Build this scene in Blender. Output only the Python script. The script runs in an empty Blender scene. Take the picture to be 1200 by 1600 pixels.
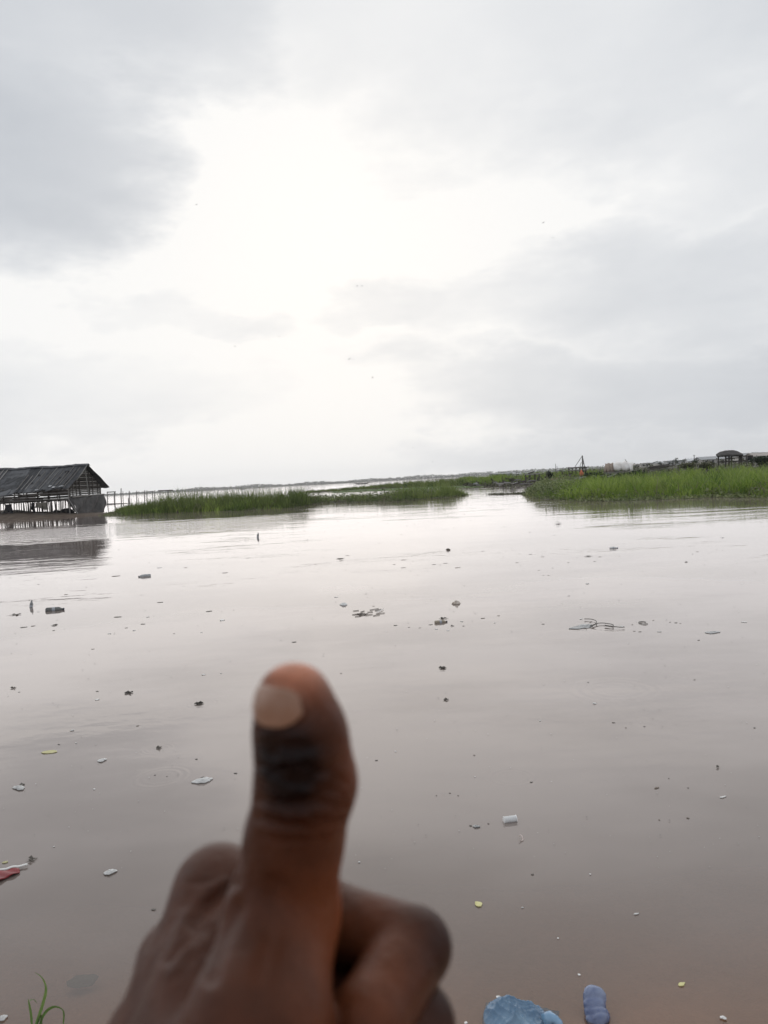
import bpy, bmesh, math, random
import numpy as np
from mathutils import Vector, Matrix

random.seed(7)
rng = np.random.default_rng(7)
scene = bpy.context.scene
COL = scene.collection
rad = math.radians

# ------------------------------------------------------------------ camera
CAM_H = 1.6
F = 1202.0                      # focal length in pixels of the 1200 x 1600 photograph
R3 = Matrix.Rotation(rad(90 - 2.34), 3, 'X') @ Matrix.Rotation(rad(-3.05), 3, 'Z')
cam = bpy.data.cameras.new('camera')
cam.sensor_fit = 'VERTICAL'
cam.sensor_height = 34.6
cam.sensor_width = 25.95
cam.lens = 34.6 * F / 1600
cam.clip_start = 0.01
cam.clip_end = 12000
cam.dof.use_dof = True
cam.dof.focus_distance = 40.0
cam.dof.aperture_fstop = 13.0
cam_ob = bpy.data.objects.new('camera', cam)
cam_ob.matrix_world = Matrix.Translation((0, 0, CAM_H)) @ R3.to_4x4()
COL.objects.link(cam_ob)
scene.camera = cam_ob


def ray(px, py):
    return R3 @ Vector(((px - 600) / F, -(py - 800) / F, -1))


def at(px, py, z=0.0):
    """where the ray through a pixel meets the level z"""
    d = ray(px, py)
    t = (z - CAM_H) / d.z
    return Vector((d.x * t, d.y * t, z))


def pt(px, py, Y):
    """point of the ray through a pixel at distance Y ahead"""
    d = ray(px, py)
    t = Y / d.y
    return Vector((d.x * t, Y, CAM_H + d.z * t))


# ------------------------------------------------------------------ node helpers
class NT:
    def __init__(self, tree):
        self.t = tree
        tree.nodes.clear()

    def n(self, kind, **kw):
        nd = self.t.nodes.new(kind)
        for k, v in kw.items():
            setattr(nd, k, v)
        return nd

    def put(self, sock, v):
        if v is None:
            return
        if hasattr(v, 'is_output'):
            self.t.links.new(v, sock)
        else:
            sock.default_value = v

    def m(self, op, a, b=None, c=None, clamp=False):
        nd = self.n('ShaderNodeMath', operation=op, use_clamp=clamp)
        for i, v in enumerate((a, b, c)):
            self.put(nd.inputs[i], v)
        return nd.outputs[0]

    def vm(self, op, a, b=None):
        nd = self.n('ShaderNodeVectorMath', operation=op)
        self.put(nd.inputs[0], a)
        if b is not None:
            self.put(nd.inputs[1], b)
        return nd.outputs[1] if op in ('LENGTH', 'DOT_PRODUCT', 'DISTANCE') else nd.outputs[0]

    def noise(self, vec, scale, detail=4, rough=0.55, dist=0.0, dim='3D'):
        nd = self.n('ShaderNodeTexNoise', noise_dimensions=dim)
        self.put(nd.inputs['Vector'], vec)
        nd.inputs['Scale'].default_value = scale
        nd.inputs['Detail'].default_value = detail
        nd.inputs['Roughness'].default_value = rough
        nd.inputs['Distortion'].default_value = dist
        return nd.outputs[0]

    def rng(self, v, a, b, c=0.0, d=1.0, smooth=True):
        nd = self.n('ShaderNodeMapRange', interpolation_type='SMOOTHSTEP' if smooth else 'LINEAR')
        self.put(nd.inputs[0], v)
        for i, q in enumerate((a, b, c, d)):
            nd.inputs[i + 1].default_value = q
        return nd.outputs[0]

    def mix(self, f, a, b):
        nd = self.n('ShaderNodeMix', data_type='RGBA')
        self.put(nd.inputs[0], f)
        for s, v in ((nd.inputs[6], a), (nd.inputs[7], b)):
            if not hasattr(v, 'is_output') and len(v) == 3:
                v = (*v, 1)
            self.put(s, v)
        return nd.outputs[2]

    def xyz(self, v):
        nd = self.n('ShaderNodeSeparateXYZ')
        self.put(nd.inputs[0], v)
        return nd.outputs

    def comb(self, x, y, z):
        nd = self.n('ShaderNodeCombineXYZ')
        for i, v in enumerate((x, y, z)):
            self.put(nd.inputs[i], v)
        return nd.outputs[0]

    def bump(self, h, strength=0.3, dist=0.02, normal=None):
        nd = self.n('ShaderNodeBump')
        nd.inputs['Strength'].default_value = strength
        nd.inputs['Distance'].default_value = dist
        self.put(nd.inputs['Height'], h)
        if normal is not None:
            self.put(nd.inputs['Normal'], normal)
        return nd.outputs[0]


# ------------------------------------------------------------------ sky: bright overcast with grey cloud banks
def azel(px, py):
    d = ray(px, py).normalized()
    return math.atan2(d.x, d.y), math.asin(d.z)


SUN_AZ, SUN_EL = azel(520, 330)
world = bpy.data.worlds.new('World')
scene.world = world
world.use_nodes = True
W = NT(world.node_tree)
tc = W.n('ShaderNodeTexCoord').outputs['Generated']
dx, dy, dz = W.xyz(tc)
sky = W.n('ShaderNodeTexSky', sky_type='NISHITA')
sky.sun_disc = False
sky.sun_elevation = SUN_EL
sky.sun_rotation = SUN_AZ
sky.air_density = 1.5
sky.dust_density = 4.0
az = W.m('ARCTAN2', dx, dy)
el = W.m('ARCSINE', dz)
# cloud deck seen in perspective: noise on the plane the deck lies in
den = W.m('ADD', W.m('MAXIMUM', dz, 0.0), 0.22)
deck = W.comb(W.m('DIVIDE', dx, den), W.m('DIVIDE', dy, den), 0.35)
n1 = W.noise(deck, 1.25, 7, 0.52, 0.35)
n2 = W.noise(deck, 3.6, 6, 0.55, 0.2)
n3 = W.noise(deck, 0.55, 3, 0.5)
flat = W.comb(dx, dy, W.m('MULTIPLY', dz, 2.4))
wa = W.m('MULTIPLY', W.m('SUBTRACT', W.noise(flat, 3.4, 6, 0.58), 0.5), 0.60)
wb = W.m('MULTIPLY', W.m('SUBTRACT', W.noise(W.vm('ADD', flat, (5.2, 1.7, 3.1)), 3.6, 6, 0.60), 0.5), 0.26)
azw = W.m('ADD', az, wa)
elw = W.m('ADD', el, wb)
# cloud banks seen in the photograph: (x, y, half width, half height in pixels, weight)
banks = [(50, 235, 190, 125, 0.56), (60, 0, 250, 110, 0.50), (980, 50, 330, 120, 0.36), (620, -40, 420, 110, 0.34),
         (1140, 220, 150, 95, 0.28), (1060, 450, 260, 75, 0.37), (1110, 580, 320, 55, 0.41), (750, 485, 150, 36, 0.26),
         (310, 495, 140, 34, 0.26), (680, 575, 140, 22, 0.14), (60, 640, 300, 60, 0.19), (1080, 690, 330, 50, 0.36)]
acc = None
for (bx, by, sx, sy, wgt) in banks:
    a0, e0 = azel(bx, by)
    ka = 1.0 / (sx / F)
    ke = 1.0 / (sy / F)
    qa = W.m('MULTIPLY', W.m('SUBTRACT', azw, a0), ka)
    qe = W.m('MULTIPLY', W.m('SUBTRACT', elw, e0), ke)
    r2 = W.m('ADD', W.m('MULTIPLY', qa, qa), W.m('MULTIPLY', qe, qe))
    v = W.m('MULTIPLY', W.rng(r2, 3.3, 0.0), wgt)
    acc = v if acc is None else W.m('MAXIMUM', acc, v)
# brightness round the hidden sun, falling off evenly over the whole dome
sd = Vector((math.sin(SUN_AZ) * math.cos(SUN_EL), math.cos(SUN_AZ) * math.cos(SUN_EL), math.sin(SUN_EL)))
cosang = W.vm('DOT_PRODUCT', tc, tuple(sd))
ang = W.m('ARCCOSINE', W.m('MINIMUM', cosang, 0.9999))
glow = W.m('POWER', 2.718, W.m('MULTIPLY', W.m('MULTIPLY', ang, ang), -2.4))
wide = W.rng(ang, 0.0, 3.0, 1.0, 0.0)
lum = W.m('ADD', W.m('MULTIPLY', glow, 0.20), W.m('MULTIPLY', wide, 0.30))
lum = W.m('ADD', lum, 0.55)
lum = W.m('SUBTRACT', lum, W.m('MULTIPLY', acc, 0.66))
nz = W.m('ADD', W.m('MULTIPLY', W.m('SUBTRACT', n1, 0.5), 0.26), W.m('MULTIPLY', W.m('SUBTRACT', n2, 0.5), 0.15))
nz = W.m('ADD', nz, W.m('MULTIPLY', W.m('SUBTRACT', n3, 0.5), 0.16))
hz = W.rng(el, 0.0, 0.30, 0.35, 1.0)
lum = W.m('ADD', lum, W.m('MULTIPLY', nz, hz))
lum = W.m('MAXIMUM', W.m('MINIMUM', lum, 0.95), 0.20)
tone = W.mix(W.rng(lum, 0.30, 1.0, smooth=False), (0.88, 0.975, 1.12), (1.0, 0.995, 0.98))
vmul = W.vm('SCALE', tone)
W.put(vmul.node.inputs['Scale'], W.m('MULTIPLY', lum, 10.0))
skycol = W.mix(0.985, sky.outputs[0], vmul)
bg = W.n('ShaderNodeBackground')
bg.inputs['Strength'].default_value = 0.1
W.put(bg.inputs['Color'], skycol)
wo = W.n('ShaderNodeOutputWorld')
W.put(wo.inputs['Surface'], bg.outputs[0])

sun = bpy.data.lights.new('sun', 'SUN')
sun.energy = 0.6
sun.angle = rad(70)
sun.color = (1.0, 0.98, 0.95)
sun_ob = bpy.data.objects.new('sun', sun)
sun_ob.rotation_euler = (-sd).to_track_quat('-Z', 'Y').to_euler()
sun_ob.location = (0, 40, 60)
COL.objects.link(sun_ob)

scene.view_settings.view_transform = 'Standard'
scene.view_settings.look = 'None'
scene.view_settings.exposure = 0.0
scene.view_settings.gamma = 1.0
scene.view_settings.use_curve_mapping = False
scene.cycles.max_bounces = 8
scene.cycles.transparent_max_bounces = 12
scene.cycles.volume_bounces = 1
scene.cycles.use_denoising = True


# ------------------------------------------------------------------ materials
MATS = {}


def mat(name, col, col2=None, rough=0.8, scale=6.0, bump=0.0, bscale=20.0, spec=0.3, stretch=(1, 1, 1), thin=0.0, alpha=1.0, attr=None):
    """principled surface whose colour varies between two tones by noise in object space"""
    if name in MATS:
        return MATS[name]
    ma = bpy.data.materials.new(name)
    ma.use_nodes = True
    T = NT(ma.node_tree)
    co = T.n('ShaderNodeTexCoord').outputs['Object']
    mp = T.n('ShaderNodeMapping')
    mp.inputs['Scale'].default_value = stretch
    T.put(mp.inputs['Vector'], co)
    v = mp.outputs[0]
    col2 = col2 or tuple(c * 0.6 for c in col)
    f = T.rng(T.noise(v, scale, 5, 0.6), 0.3, 0.7)
    base = T.mix(f, col, col2)
    if attr:
        at_ = T.n('ShaderNodeAttribute')
        at_.attribute_name = attr
        base = T.mix(at_.outputs['Fac'], col, col2)
    oi = T.n('ShaderNodeObjectInfo').outputs['Random']
    hs = T.n('ShaderNodeHueSaturation')
    T.put(hs.inputs['Color'], base)
    T.put(hs.inputs['Value'], T.rng(oi, 0, 1, 0.72, 1.25, smooth=False))
    p = T.n('ShaderNodeBsdfPrincipled')
    T.put(p.inputs['Base Color'], hs.outputs[0])
    p.inputs['Roughness'].default_value = rough
    p.inputs['Specular IOR Level'].default_value = spec
    if bump:
        T.put(p.inputs['Normal'], T.bump(T.noise(v, bscale, 4, 0.6), bump, 0.02))
    sh = p.outputs[0]
    if thin:
        tr = T.n('ShaderNodeBsdfTranslucent')
        T.put(tr.inputs['Color'], hs.outputs[0])
        mx = T.n('ShaderNodeMixShader')
        mx.inputs[0].default_value = thin
        T.put(mx.inputs[1], sh)
        T.put(mx.inputs[2], tr.outputs[0])
        sh = mx.outputs[0]
    if alpha < 1:
        tr = T.n('ShaderNodeBsdfTransparent')
        mx = T.n('ShaderNodeMixShader')
        mx.inputs[0].default_value = alpha
        T.put(mx.inputs[1], tr.outputs[0])
        T.put(mx.inputs[2], sh)
        sh = mx.outputs[0]
    o = T.n('ShaderNodeOutputMaterial')
    T.put(o.inputs['Surface'], sh)
    MATS[name] = ma
    return ma


# ------------------------------------------------------------------ mesh helpers
def link(name, me, m, parent=None, smooth=False):
    if m is not None:
        me.materials.append(m)
    if smooth:
        me.polygons.foreach_set('use_smooth', [True] * len(me.polygons))
    o = bpy.data.objects.new(name, me)
    COL.objects.link(o)
    if parent is not None:
        o.parent = parent
    return o


def tag(o, label, cat, group=None, kind=None):
    o['label'] = label
    o['category'] = cat
    if group:
        o['group'] = group
    if kind:
        o['kind'] = kind
    return o


def structure(o, label=None):
    o['kind'] = 'structure'
    if label:
        o['label'] = label
    return o


def thing(name, loc, label, cat, group=None, rz=0.0):
    o = bpy.data.objects.new(name, None)
    o.empty_display_size = 0.2
    o.location = loc
    o.rotation_euler = (0, 0, rz)
    COL.objects.link(o)
    tag(o, label, cat, group)
    return o


class MB:
    """collects simple shapes in one mesh"""
    def __init__(self):
        self.v = []
        self.f = []

    def add(self, vs, fs):
        b = len(self.v)
        self.v += [tuple(q) for q in vs]
        self.f += [tuple(i + b for i in f) for f in fs]

    def box(self, c, s, rz=0.0, ax=None):
        c = Vector(c)
        hx, hy, hz_ = s[0] / 2, s[1] / 2, s[2] / 2
        m3 = Matrix.Rotation(rz, 3, 'Z') if ax is None else ax
        vs = [c + m3 @ Vector((x * hx, y * hy, z * hz_)) for x in (-1, 1) for y in (-1, 1) for z in (-1, 1)]
        self.add(vs, [(0, 1, 3, 2), (4, 6, 7, 5), (0, 4, 5, 1), (2, 3, 7, 6), (0, 2, 6, 4), (1, 5, 7, 3)])

    def beam(self, a, b, w, t, up=(0, 0, 1)):
        """plank from a to b, w wide and t thick"""
        a, b = Vector(a), Vector(b)
        d = (b - a)
        L = d.length
        d.normalize()
        u = Vector(up)
        s = d.cross(u)
        if s.length < 1e-4:
            s = d.cross(Vector((1, 0, 0)))
        s.normalize()
        n = s.cross(d)
        vs = []
        for p in (a, b):
            for i, j in ((-1, -1), (1, -1), (1, 1), (-1, 1)):
                vs.append(p + s * (t / 2 * i) + n * (w / 2 * j))
        self.add(vs, [(3, 2, 1, 0), (4, 5, 6, 7), (0, 1, 5, 4), (1, 2, 6, 5), (2, 3, 7, 6), (3, 0, 4, 7)])

    def tube(self, pts, radii, n=7, cap=True):
        pts = [Vector(p) for p in pts]
        if not hasattr(radii, '__len__'):
            radii = [radii] * len(pts)
        vs, fs = [], []
        ref = None
        for i, p in enumerate(pts):
            d = (pts[min(i + 1, len(pts) - 1)] - pts[max(i - 1, 0)]).normalized()
            if ref is None:
                ref = d.orthogonal().normalized()
            ref = (ref - d * ref.dot(d)).normalized()
            s = d.cross(ref)
            for k in range(n):
                a = 2 * math.pi * k / n
                vs.append(p + (ref * math.cos(a) + s * math.sin(a)) * radii[i])
        for i in range(len(pts) - 1):
            for k in range(n):
                fs.append((i * n + k, i * n + (k + 1) % n, (i + 1) * n + (k + 1) % n, (i + 1) * n + k))
        if cap:
            fs.append(tuple(reversed(range(n))))
            fs.append(tuple(range((len(pts) - 1) * n, len(pts) * n)))
        self.add(vs, fs)

    def build(self, name, m, parent=None, smooth=False):
        me = bpy.data.meshes.new(name)
        me.from_pydata(self.v, [], self.f)
        me.update()
        return link(name, me, m, parent, smooth)


def np_mesh(name, verts, quads=None, tris=None, attrs=None):
    me = bpy.data.meshes.new(name)
    nq = 0 if quads is None else len(quads)
    nt = 0 if tris is None else len(tris)
    loops = []
    if nq:
        loops.append(np.asarray(quads, np.int32).ravel())
    if nt:
        loops.append(np.asarray(tris, np.int32).ravel())
    loops = np.concatenate(loops)
    me.vertices.add(len(verts))
    me.vertices.foreach_set('co', np.asarray(verts, np.float32).ravel())
    me.loops.add(len(loops))
    me.loops.foreach_set('vertex_index', loops)
    starts = np.concatenate([np.arange(nq) * 4, nq * 4 + np.arange(nt) * 3]).astype(np.int32)
    me.polygons.add(nq + nt)
    me.polygons.foreach_set('loop_start', starts)
    me.update(calc_edges=True)
    me.validate()
    for k, v in (attrs or {}).items():
        v = np.asarray(v, np.float32)
        if v.ndim == 1:
            a = me.attributes.new(k, 'FLOAT', 'POINT')
            a.data.foreach_set('value', v)
        else:
            a = me.attributes.new(k, 'FLOAT_COLOR', 'POINT')
            a.data.foreach_set('color', v.ravel())
    return me


def grid_mesh(name, fn, nu, nv, attrs=None):
    u, v = np.meshgrid(np.linspace(0, 1, nu), np.linspace(0, 1, nv), indexing='ij')
    P = fn(u, v).reshape(-1, 3)
    i, j = np.meshgrid(np.arange(nu - 1), np.arange(nv - 1), indexing='ij')
    a = (i * nv + j).ravel()
    q = np.stack([a, a + nv, a + nv + 1, a + 1], 1)
    return np_mesh(name, P, q)


def vnoise(x, y, seed=0, octs=4):
    """cheap smooth noise, about -1..1"""
    r = np.random.default_rng(seed)
    out = np.zeros(np.broadcast(x, y).shape)
    amp, tot = 1.0, 0.0
    fr = 1.0
    for _ in range(octs):
        for _k in range(3):
            a = r.uniform(0, 2 * math.pi)
            ph = r.uniform(0, 2 * math.pi)
            f = fr * r.uniform(0.7, 1.4)
            out = out + amp / 3 * np.sin((x * math.cos(a) + y * math.sin(a)) * f * 2 + ph) * 1.4
        tot += amp
        amp *= 0.55
        fr *= 2.1
    return out / tot * 1.2


# ------------------------------------------------------------------ ground (lake bed and near shore) and water
def bed(x, y):
    s = 2.02 + 0.10 * vnoise(x * 0.9, y * 0 + 1.0, 3, 3) + 0.05 * np.clip(x, -3, 3)
    d = y - s
    z = np.where(d > 0, -0.10 * d - 0.012 * d * d, np.minimum(-0.055 * d, 0.16))
    z = np.maximum(z, -1.6)
    return z + 0.010 * vnoise(x * 6, y * 6, 5, 4) * (np.abs(d) < 6) + 0.004 * vnoise(x * 30, y * 30, 8, 2) * (np.abs(d) < 3)


def sym(near, far, n, p):
    t = np.linspace(-1, 1, n)
    return np.sign(t) * (near * np.abs(t) + (far - near) * np.abs(t) ** p)


gx = sym(9.0, 3800, 181, 9)
gy = np.concatenate([np.linspace(-3800, -60, 8), np.linspace(-40, -2, 14), np.linspace(-1.5, 4.5, 110), np.geomspace(4.7, 3800, 50)])
X, Y = np.meshgrid(gx, gy, indexing='ij')
Z = bed(X, Y)
nv = len(gy)
i, j = np.meshgrid(np.arange(len(gx) - 1), np.arange(nv - 1), indexing='ij')
a = (i * nv + j).ravel()
me = np_mesh('ground', np.stack([X, Y, Z], -1).reshape(-1, 3), np.stack([a, a + nv, a + nv + 1, a + 1], 1))
m_sand = mat('wet_sand', (0.47, 0.30, 0.21), (0.36, 0.235, 0.165), 0.7, 2.2, 0.5, 40, 0.4)
structure(link('ground', me, m_sand, smooth=True))

wm = bpy.data.materials.new('muddy_water')
wm.use_nodes = True
T = NT(wm.node_tree)
pos = T.n('ShaderNodeNewGeometry').outputs['Position']
px_, py_, pz_ = T.xyz(pos)
# ripples: fine wavelets, longer swells, and patches where the breeze touches the surface
st = T.comb(T.m('MULTIPLY', px_, 0.55), py_, 0.0)
fine = T.noise(st, 9.0, 3, 0.5, 0.3)
mid = T.noise(st, 2.2, 3, 0.5, 0.4)
swell = T.noise(T.comb(T.m('MULTIPLY', px_, 0.35), py_, 4.0), 0.5, 2, 0.5)
patch = T.rng(T.noise(T.comb(T.m('MULTIPLY', px_, 0.22), T.m('MULTIPLY', py_, 0.55), 9.0), 0.55, 4, 0.6, 0.6), 0.52, 0.68)
wob = T.m('MULTIPLY', T.m('SUBTRACT', T.noise(T.comb(T.m('MULTIPLY', px_, 0.5), py_, 2.0), 0.45, 4, 0.6), 0.5), 11.0)
yb = T.m('ADD', py_, wob)
breeze = T.m('MULTIPLY', T.rng(yb, 27.5, 31.0), T.rng(yb, 44.0, 39.0))
breeze = T.m('MULTIPLY', breeze, T.rng(px_, -3.0, -9.0))
h = T.m('MULTIPLY', fine, T.m('ADD', 0.0009, T.m('MULTIPLY', patch, 0.0060)))
h = T.m('ADD', h, T.m('MULTIPLY', mid, T.m('ADD', 0.0036, T.m('MULTIPLY', patch, 0.0060))))
h = T.m('ADD', h, T.m('MULTIPLY', swell, 0.0130))
h = T.m('ADD', h, T.m('MULTIPLY', T.m('MULTIPLY', breeze, T.noise(st, 3.2, 3, 0.55)), 0.085))
# rings where drops or small creatures touched the surface
for (rx, ry, rpx) in [(252, 1214, 44), (962, 1078, 74), (800, 1214, 40), (1070, 1278, 34), (882, 992, 48), (690, 1043, 30), (318, 1099, 26), (246, 1170, 26), (960, 978, 52)]:
    c = at(rx, ry)
    rr = (at(rx + rpx, ry) - c).length
    dd = T.vm('DISTANCE', T.comb(px_, py_, 0.0), (c.x, c.y, 0.0))
    q = T.m('DIVIDE', dd, rr)
    env = T.m('MULTIPLY', T.rng(q, 0.25, 0.75), T.rng(q, 1.15, 0.9))
    h = T.m('ADD', h, T.m('MULTIPLY', T.m('MULTIPLY', T.m('SINE', T.m('MULTIPLY', q, 24.0)), env), 0.0009 * rr / 0.3))
bn = T.n('ShaderNodeBump')
bn.inputs['Strength'].default_value = 1.0
bn.inputs['Distance'].default_value = 1.0
T.put(bn.inputs['Height'], h)
nrm = bn.outputs[0]
fr = T.n('ShaderNodeFresnel')
fr.inputs['IOR'].default_value = 1.42
bn2 = T.n('ShaderNodeBump')
bn2.inputs['Strength'].default_value = 0.15
bn2.inputs['Distance'].default_value = 1.0
T.put(bn2.inputs['Height'], h)
T.put(fr.inputs['Normal'], bn2.outputs[0])
gl = T.n('ShaderNodeBsdfGlossy')
gl.inputs['Roughness'].default_value = 0.035
gl.inputs['Color'].default_value = (0.95, 0.917, 0.910, 1)
T.put(gl.inputs['Normal'], nrm)
silt = T.noise(T.comb(T.m('MULTIPLY', px_, 0.6), py_, 1.0), 0.6, 4, 0.55)
df = T.n('ShaderNodeBsdfDiffuse')
T.put(df.inputs['Color'], T.mix(T.rng(silt, 0.38, 0.64), (0.305, 0.260, 0.236), (0.215, 0.178, 0.158)))
tp = T.n('ShaderNodeBsdfTransparent')
tp.inputs['Color'].default_value = (0.90, 0.84, 0.78, 1)
shore = T.m('SUBTRACT', py_, T.m('ADD', 2.0, T.m('MULTIPLY', T.m('MINIMUM', T.m('MAXIMUM', px_, -3.0), 3.0), 0.05)))
turb = T.m('SUBTRACT', 1.0, T.m('POWER', 2.718, T.m('MULTIPLY', T.m('MAXIMUM', shore, 0.0), -1.1)))
body = T.n('ShaderNodeMixShader')
T.put(body.inputs[0], turb)
T.put(body.inputs[1], tp.outputs[0])
T.put(body.inputs[2], df.outputs[0])
mx = T.n('ShaderNodeMixShader')
T.put(mx.inputs[0], fr.outputs[0])
T.put(mx.inputs[1], body.outputs[0])
T.put(mx.inputs[2], gl.outputs[0])
o = T.n('ShaderNodeOutputMaterial')
T.put(o.inputs['Surface'], mx.outputs[0])
wx = sym(9.0, 3790, 41, 9)
wy = np.concatenate([np.linspace(0.9, 6, 30), np.geomspace(6.4, 3790, 40)])
X, Y = np.meshgrid(wx, wy, indexing='ij')
nv = len(wy)
i, j = np.meshgrid(np.arange(len(wx) - 1), np.arange(nv - 1), indexing='ij')
a = (i * nv + j).ravel()
me = np_mesh('water', np.stack([X, Y, 0 * X], -1).reshape(-1, 3), np.stack([a, a + nv, a + nv + 1, a + 1], 1))
structure(link('water', me, wm, smooth=True))


# ------------------------------------------------------------------ banks and islands
def resample(pts, n):
    pts = np.array([(p[0], p[1]) for p in pts], float)
    seg = np.r_[0, np.cumsum(np.hypot(*np.diff(pts, axis=0).T))]
    t = np.linspace(0, seg[-1], n)
    return np.stack([np.interp(t, seg, pts[:, 0]), np.interp(t, seg, pts[:, 1])], 1)


class Mound:
    """low land whose front edge follows points on the water; depth and height along it"""
    def __init__(self, front_px, depth, top, seed, rise=1.0, radial=False):
        self.n = 160
        self.f = resample([at(*p) for p in front_px], self.n)
        self.depth = np.interp(np.linspace(0, 1, self.n), np.linspace(0, 1, len(depth)), depth)
        self.top = np.interp(np.linspace(0, 1, self.n), np.linspace(0, 1, len(top)), top)
        self.seed = seed
        self.rise = rise
        self.radial = radial

    def xy(self, u, v):
        t = np.clip(u, 0, 1) * (self.n - 1)
        k = np.arange(self.n)
        fx = np.interp(t, k, self.f[:, 0])
        fy = np.interp(t, k, self.f[:, 1])
        d = np.interp(t, k, self.depth)
        x, y = fx + vnoise(u * 40, v * 0, self.seed + 9, 3) * 0.0, fy + v * d
        y = y + 0.5 * vnoise(fx * 0.5, fx * 0, self.seed, 4) * np.minimum(d, 12) / 12
        if self.radial:
            x = x * (y / np.maximum(fy, 1))
        return x, y

    def z(self, u, v):
        t = np.clip(u, 0, 1) * (self.n - 1)
        tp_ = np.interp(t, np.arange(self.n), self.top)
        d = np.interp(t, np.arange(self.n), self.depth)
        e = np.clip(v * d / 2.0, 0, 1) * np.clip((1 - v) * d / 2.0, 0, 1) * np.clip(u / 0.03, 0, 1) * np.clip((1 - u) / 0.03, 0, 1)
        e = e * e * (3 - 2 * e)
        prof = np.clip(v, 0.0, 1) ** self.rise
        x, y = self.xy(u, v)
        return -0.35 + e * (0.43 + tp_ * prof + 0.05 * vnoise(x * 0.8, y * 0.8, self.seed + 2, 3))

    def build(self, name, m, nu=120, nv=30):
        def fn(u, v):
            x, y = self.xy(u, v)
            return np.stack([x, y, self.z(u, v)], -1)
        return structure(link(name, grid_mesh(name, fn, nu, nv), m, smooth=True))


m_mud = mat('bank_mud', (0.085, 0.062, 0.048), (0.13, 0.10, 0.075), 0.85, 1.5, 0.5, 6)
m_soil = mat('bank_soil', (0.060, 0.062, 0.032), (0.10, 0.085, 0.055), 0.95, 1.2, 0.5, 6)

isle = Mound([(163, 804), (200, 804.5), (300, 800), (375, 798), (450, 794), (490, 787), (550, 785), (610, 784), (655, 780), (700, 777), (737, 773)],
             [5, 7, 9, 9, 9, 9, 10, 10, 9, 6, 2], [0.15, 0.2, 0.2, 0.15, 0.1, 0.05, 0.05, 0.05, 0.05, 0.05, 0.0], 11)
isle.build('island_ground', m_soil)
strip = Mound([(462, 771), (520, 768), (600, 763), (700, 760), (770, 758.5)], [14, 22, 28, 30, 30], [0.05, 0.1, 0.2, 0.2, 0.2], 12)
strip.build('far_strip_ground', m_soil)
midland = Mound([(716, 758), (740, 760.5), (794, 759.5), (820, 758), (896, 757), (1000, 752), (1150, 746), (1300, 742)],
                [110, 120, 130, 130, 130, 140, 150, 150], [0.3, 0.5, 0.6, 0.8, 1.0, 1.2, 1.4, 1.4], 13, 0.6, radial=True)
midland.build('debris_land', m_soil, 140, 50)
right = Mound([(828, 773), (850, 778), (900, 782), (960, 783), (1042, 780.5), (1123, 777), (1200, 778.5), (1290, 781)],
              [8, 14, 24, 40, 55, 60, 60, 60], [0.1, 0.2, 0.3, 0.4, 0.55, 0.7, 0.8, 0.8], 14, 0.75, radial=True)
right.build('right_bank', m_soil, 140, 50)
spit = Mound([(762, 773), (790, 772.5), (815, 771.5), (840, 773)], [1.5, 2.0, 2.5, 4], [0, 0, 0, 0], 15)
spit.build('mud_spit', m_mud, 40, 8)
hutbank = Mound([(-90, 816), (0, 814), (60, 811), (110, 808), (150, 806.5), (180, 805)], [8, 8, 8, 7, 7, 6], [0.85, 0.85, 0.8, 0.45, 0.08, 0.0], 16, 0.8)
hutbank.build('hut_mudbank', m_mud, 60, 16)


# ------------------------------------------------------------------ grass and leaf masses
def blade_mesh(name, P, h, w, lean, tint):
    n = len(P)
    yaw = rng.uniform(0, 2 * math.pi, n)
    ly = rng.uniform(0, 2 * math.pi, n)
    sx, sy = np.cos(yaw), np.sin(yaw)
    lx, lz = np.cos(ly), np.sin(ly)
    V = np.zeros((n, 7, 3))
    for k, (t, ww) in enumerate(((0.0, 0.8), (0.42, 1.0), (0.78, 0.62))):
        off = lean * h * t ** 2
        zz = h * t * np.sqrt(np.maximum(1 - (lean * t) ** 2 * 0.6, 0.2))
        for s, q in ((-1, 0), (1, 1)):
            V[:, k * 2 + q, 0] = P[:, 0] + lx * off + sx * w * ww * s / 2
            V[:, k * 2 + q, 1] = P[:, 1] + lz * off + sy * w * ww * s / 2
            V[:, k * 2 + q, 2] = P[:, 2] + zz
    off = lean * h
    V[:, 6, 0] = P[:, 0] + lx * off
    V[:, 6, 1] = P[:, 1] + lz * off
    V[:, 6, 2] = P[:, 2] + h * np.sqrt(np.maximum(1 - lean ** 2 * 0.75, 0.12))
    b = (np.arange(n) * 7)[:, None]
    q = np.concatenate([b + np.array([0, 1, 3, 2]), b + np.array([2, 3, 5, 4])])
    t = b + np.array([4, 5, 6])
    return np_mesh(name, V.reshape(-1, 3), q, t, {'tint': np.repeat(tint, 7)})


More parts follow.
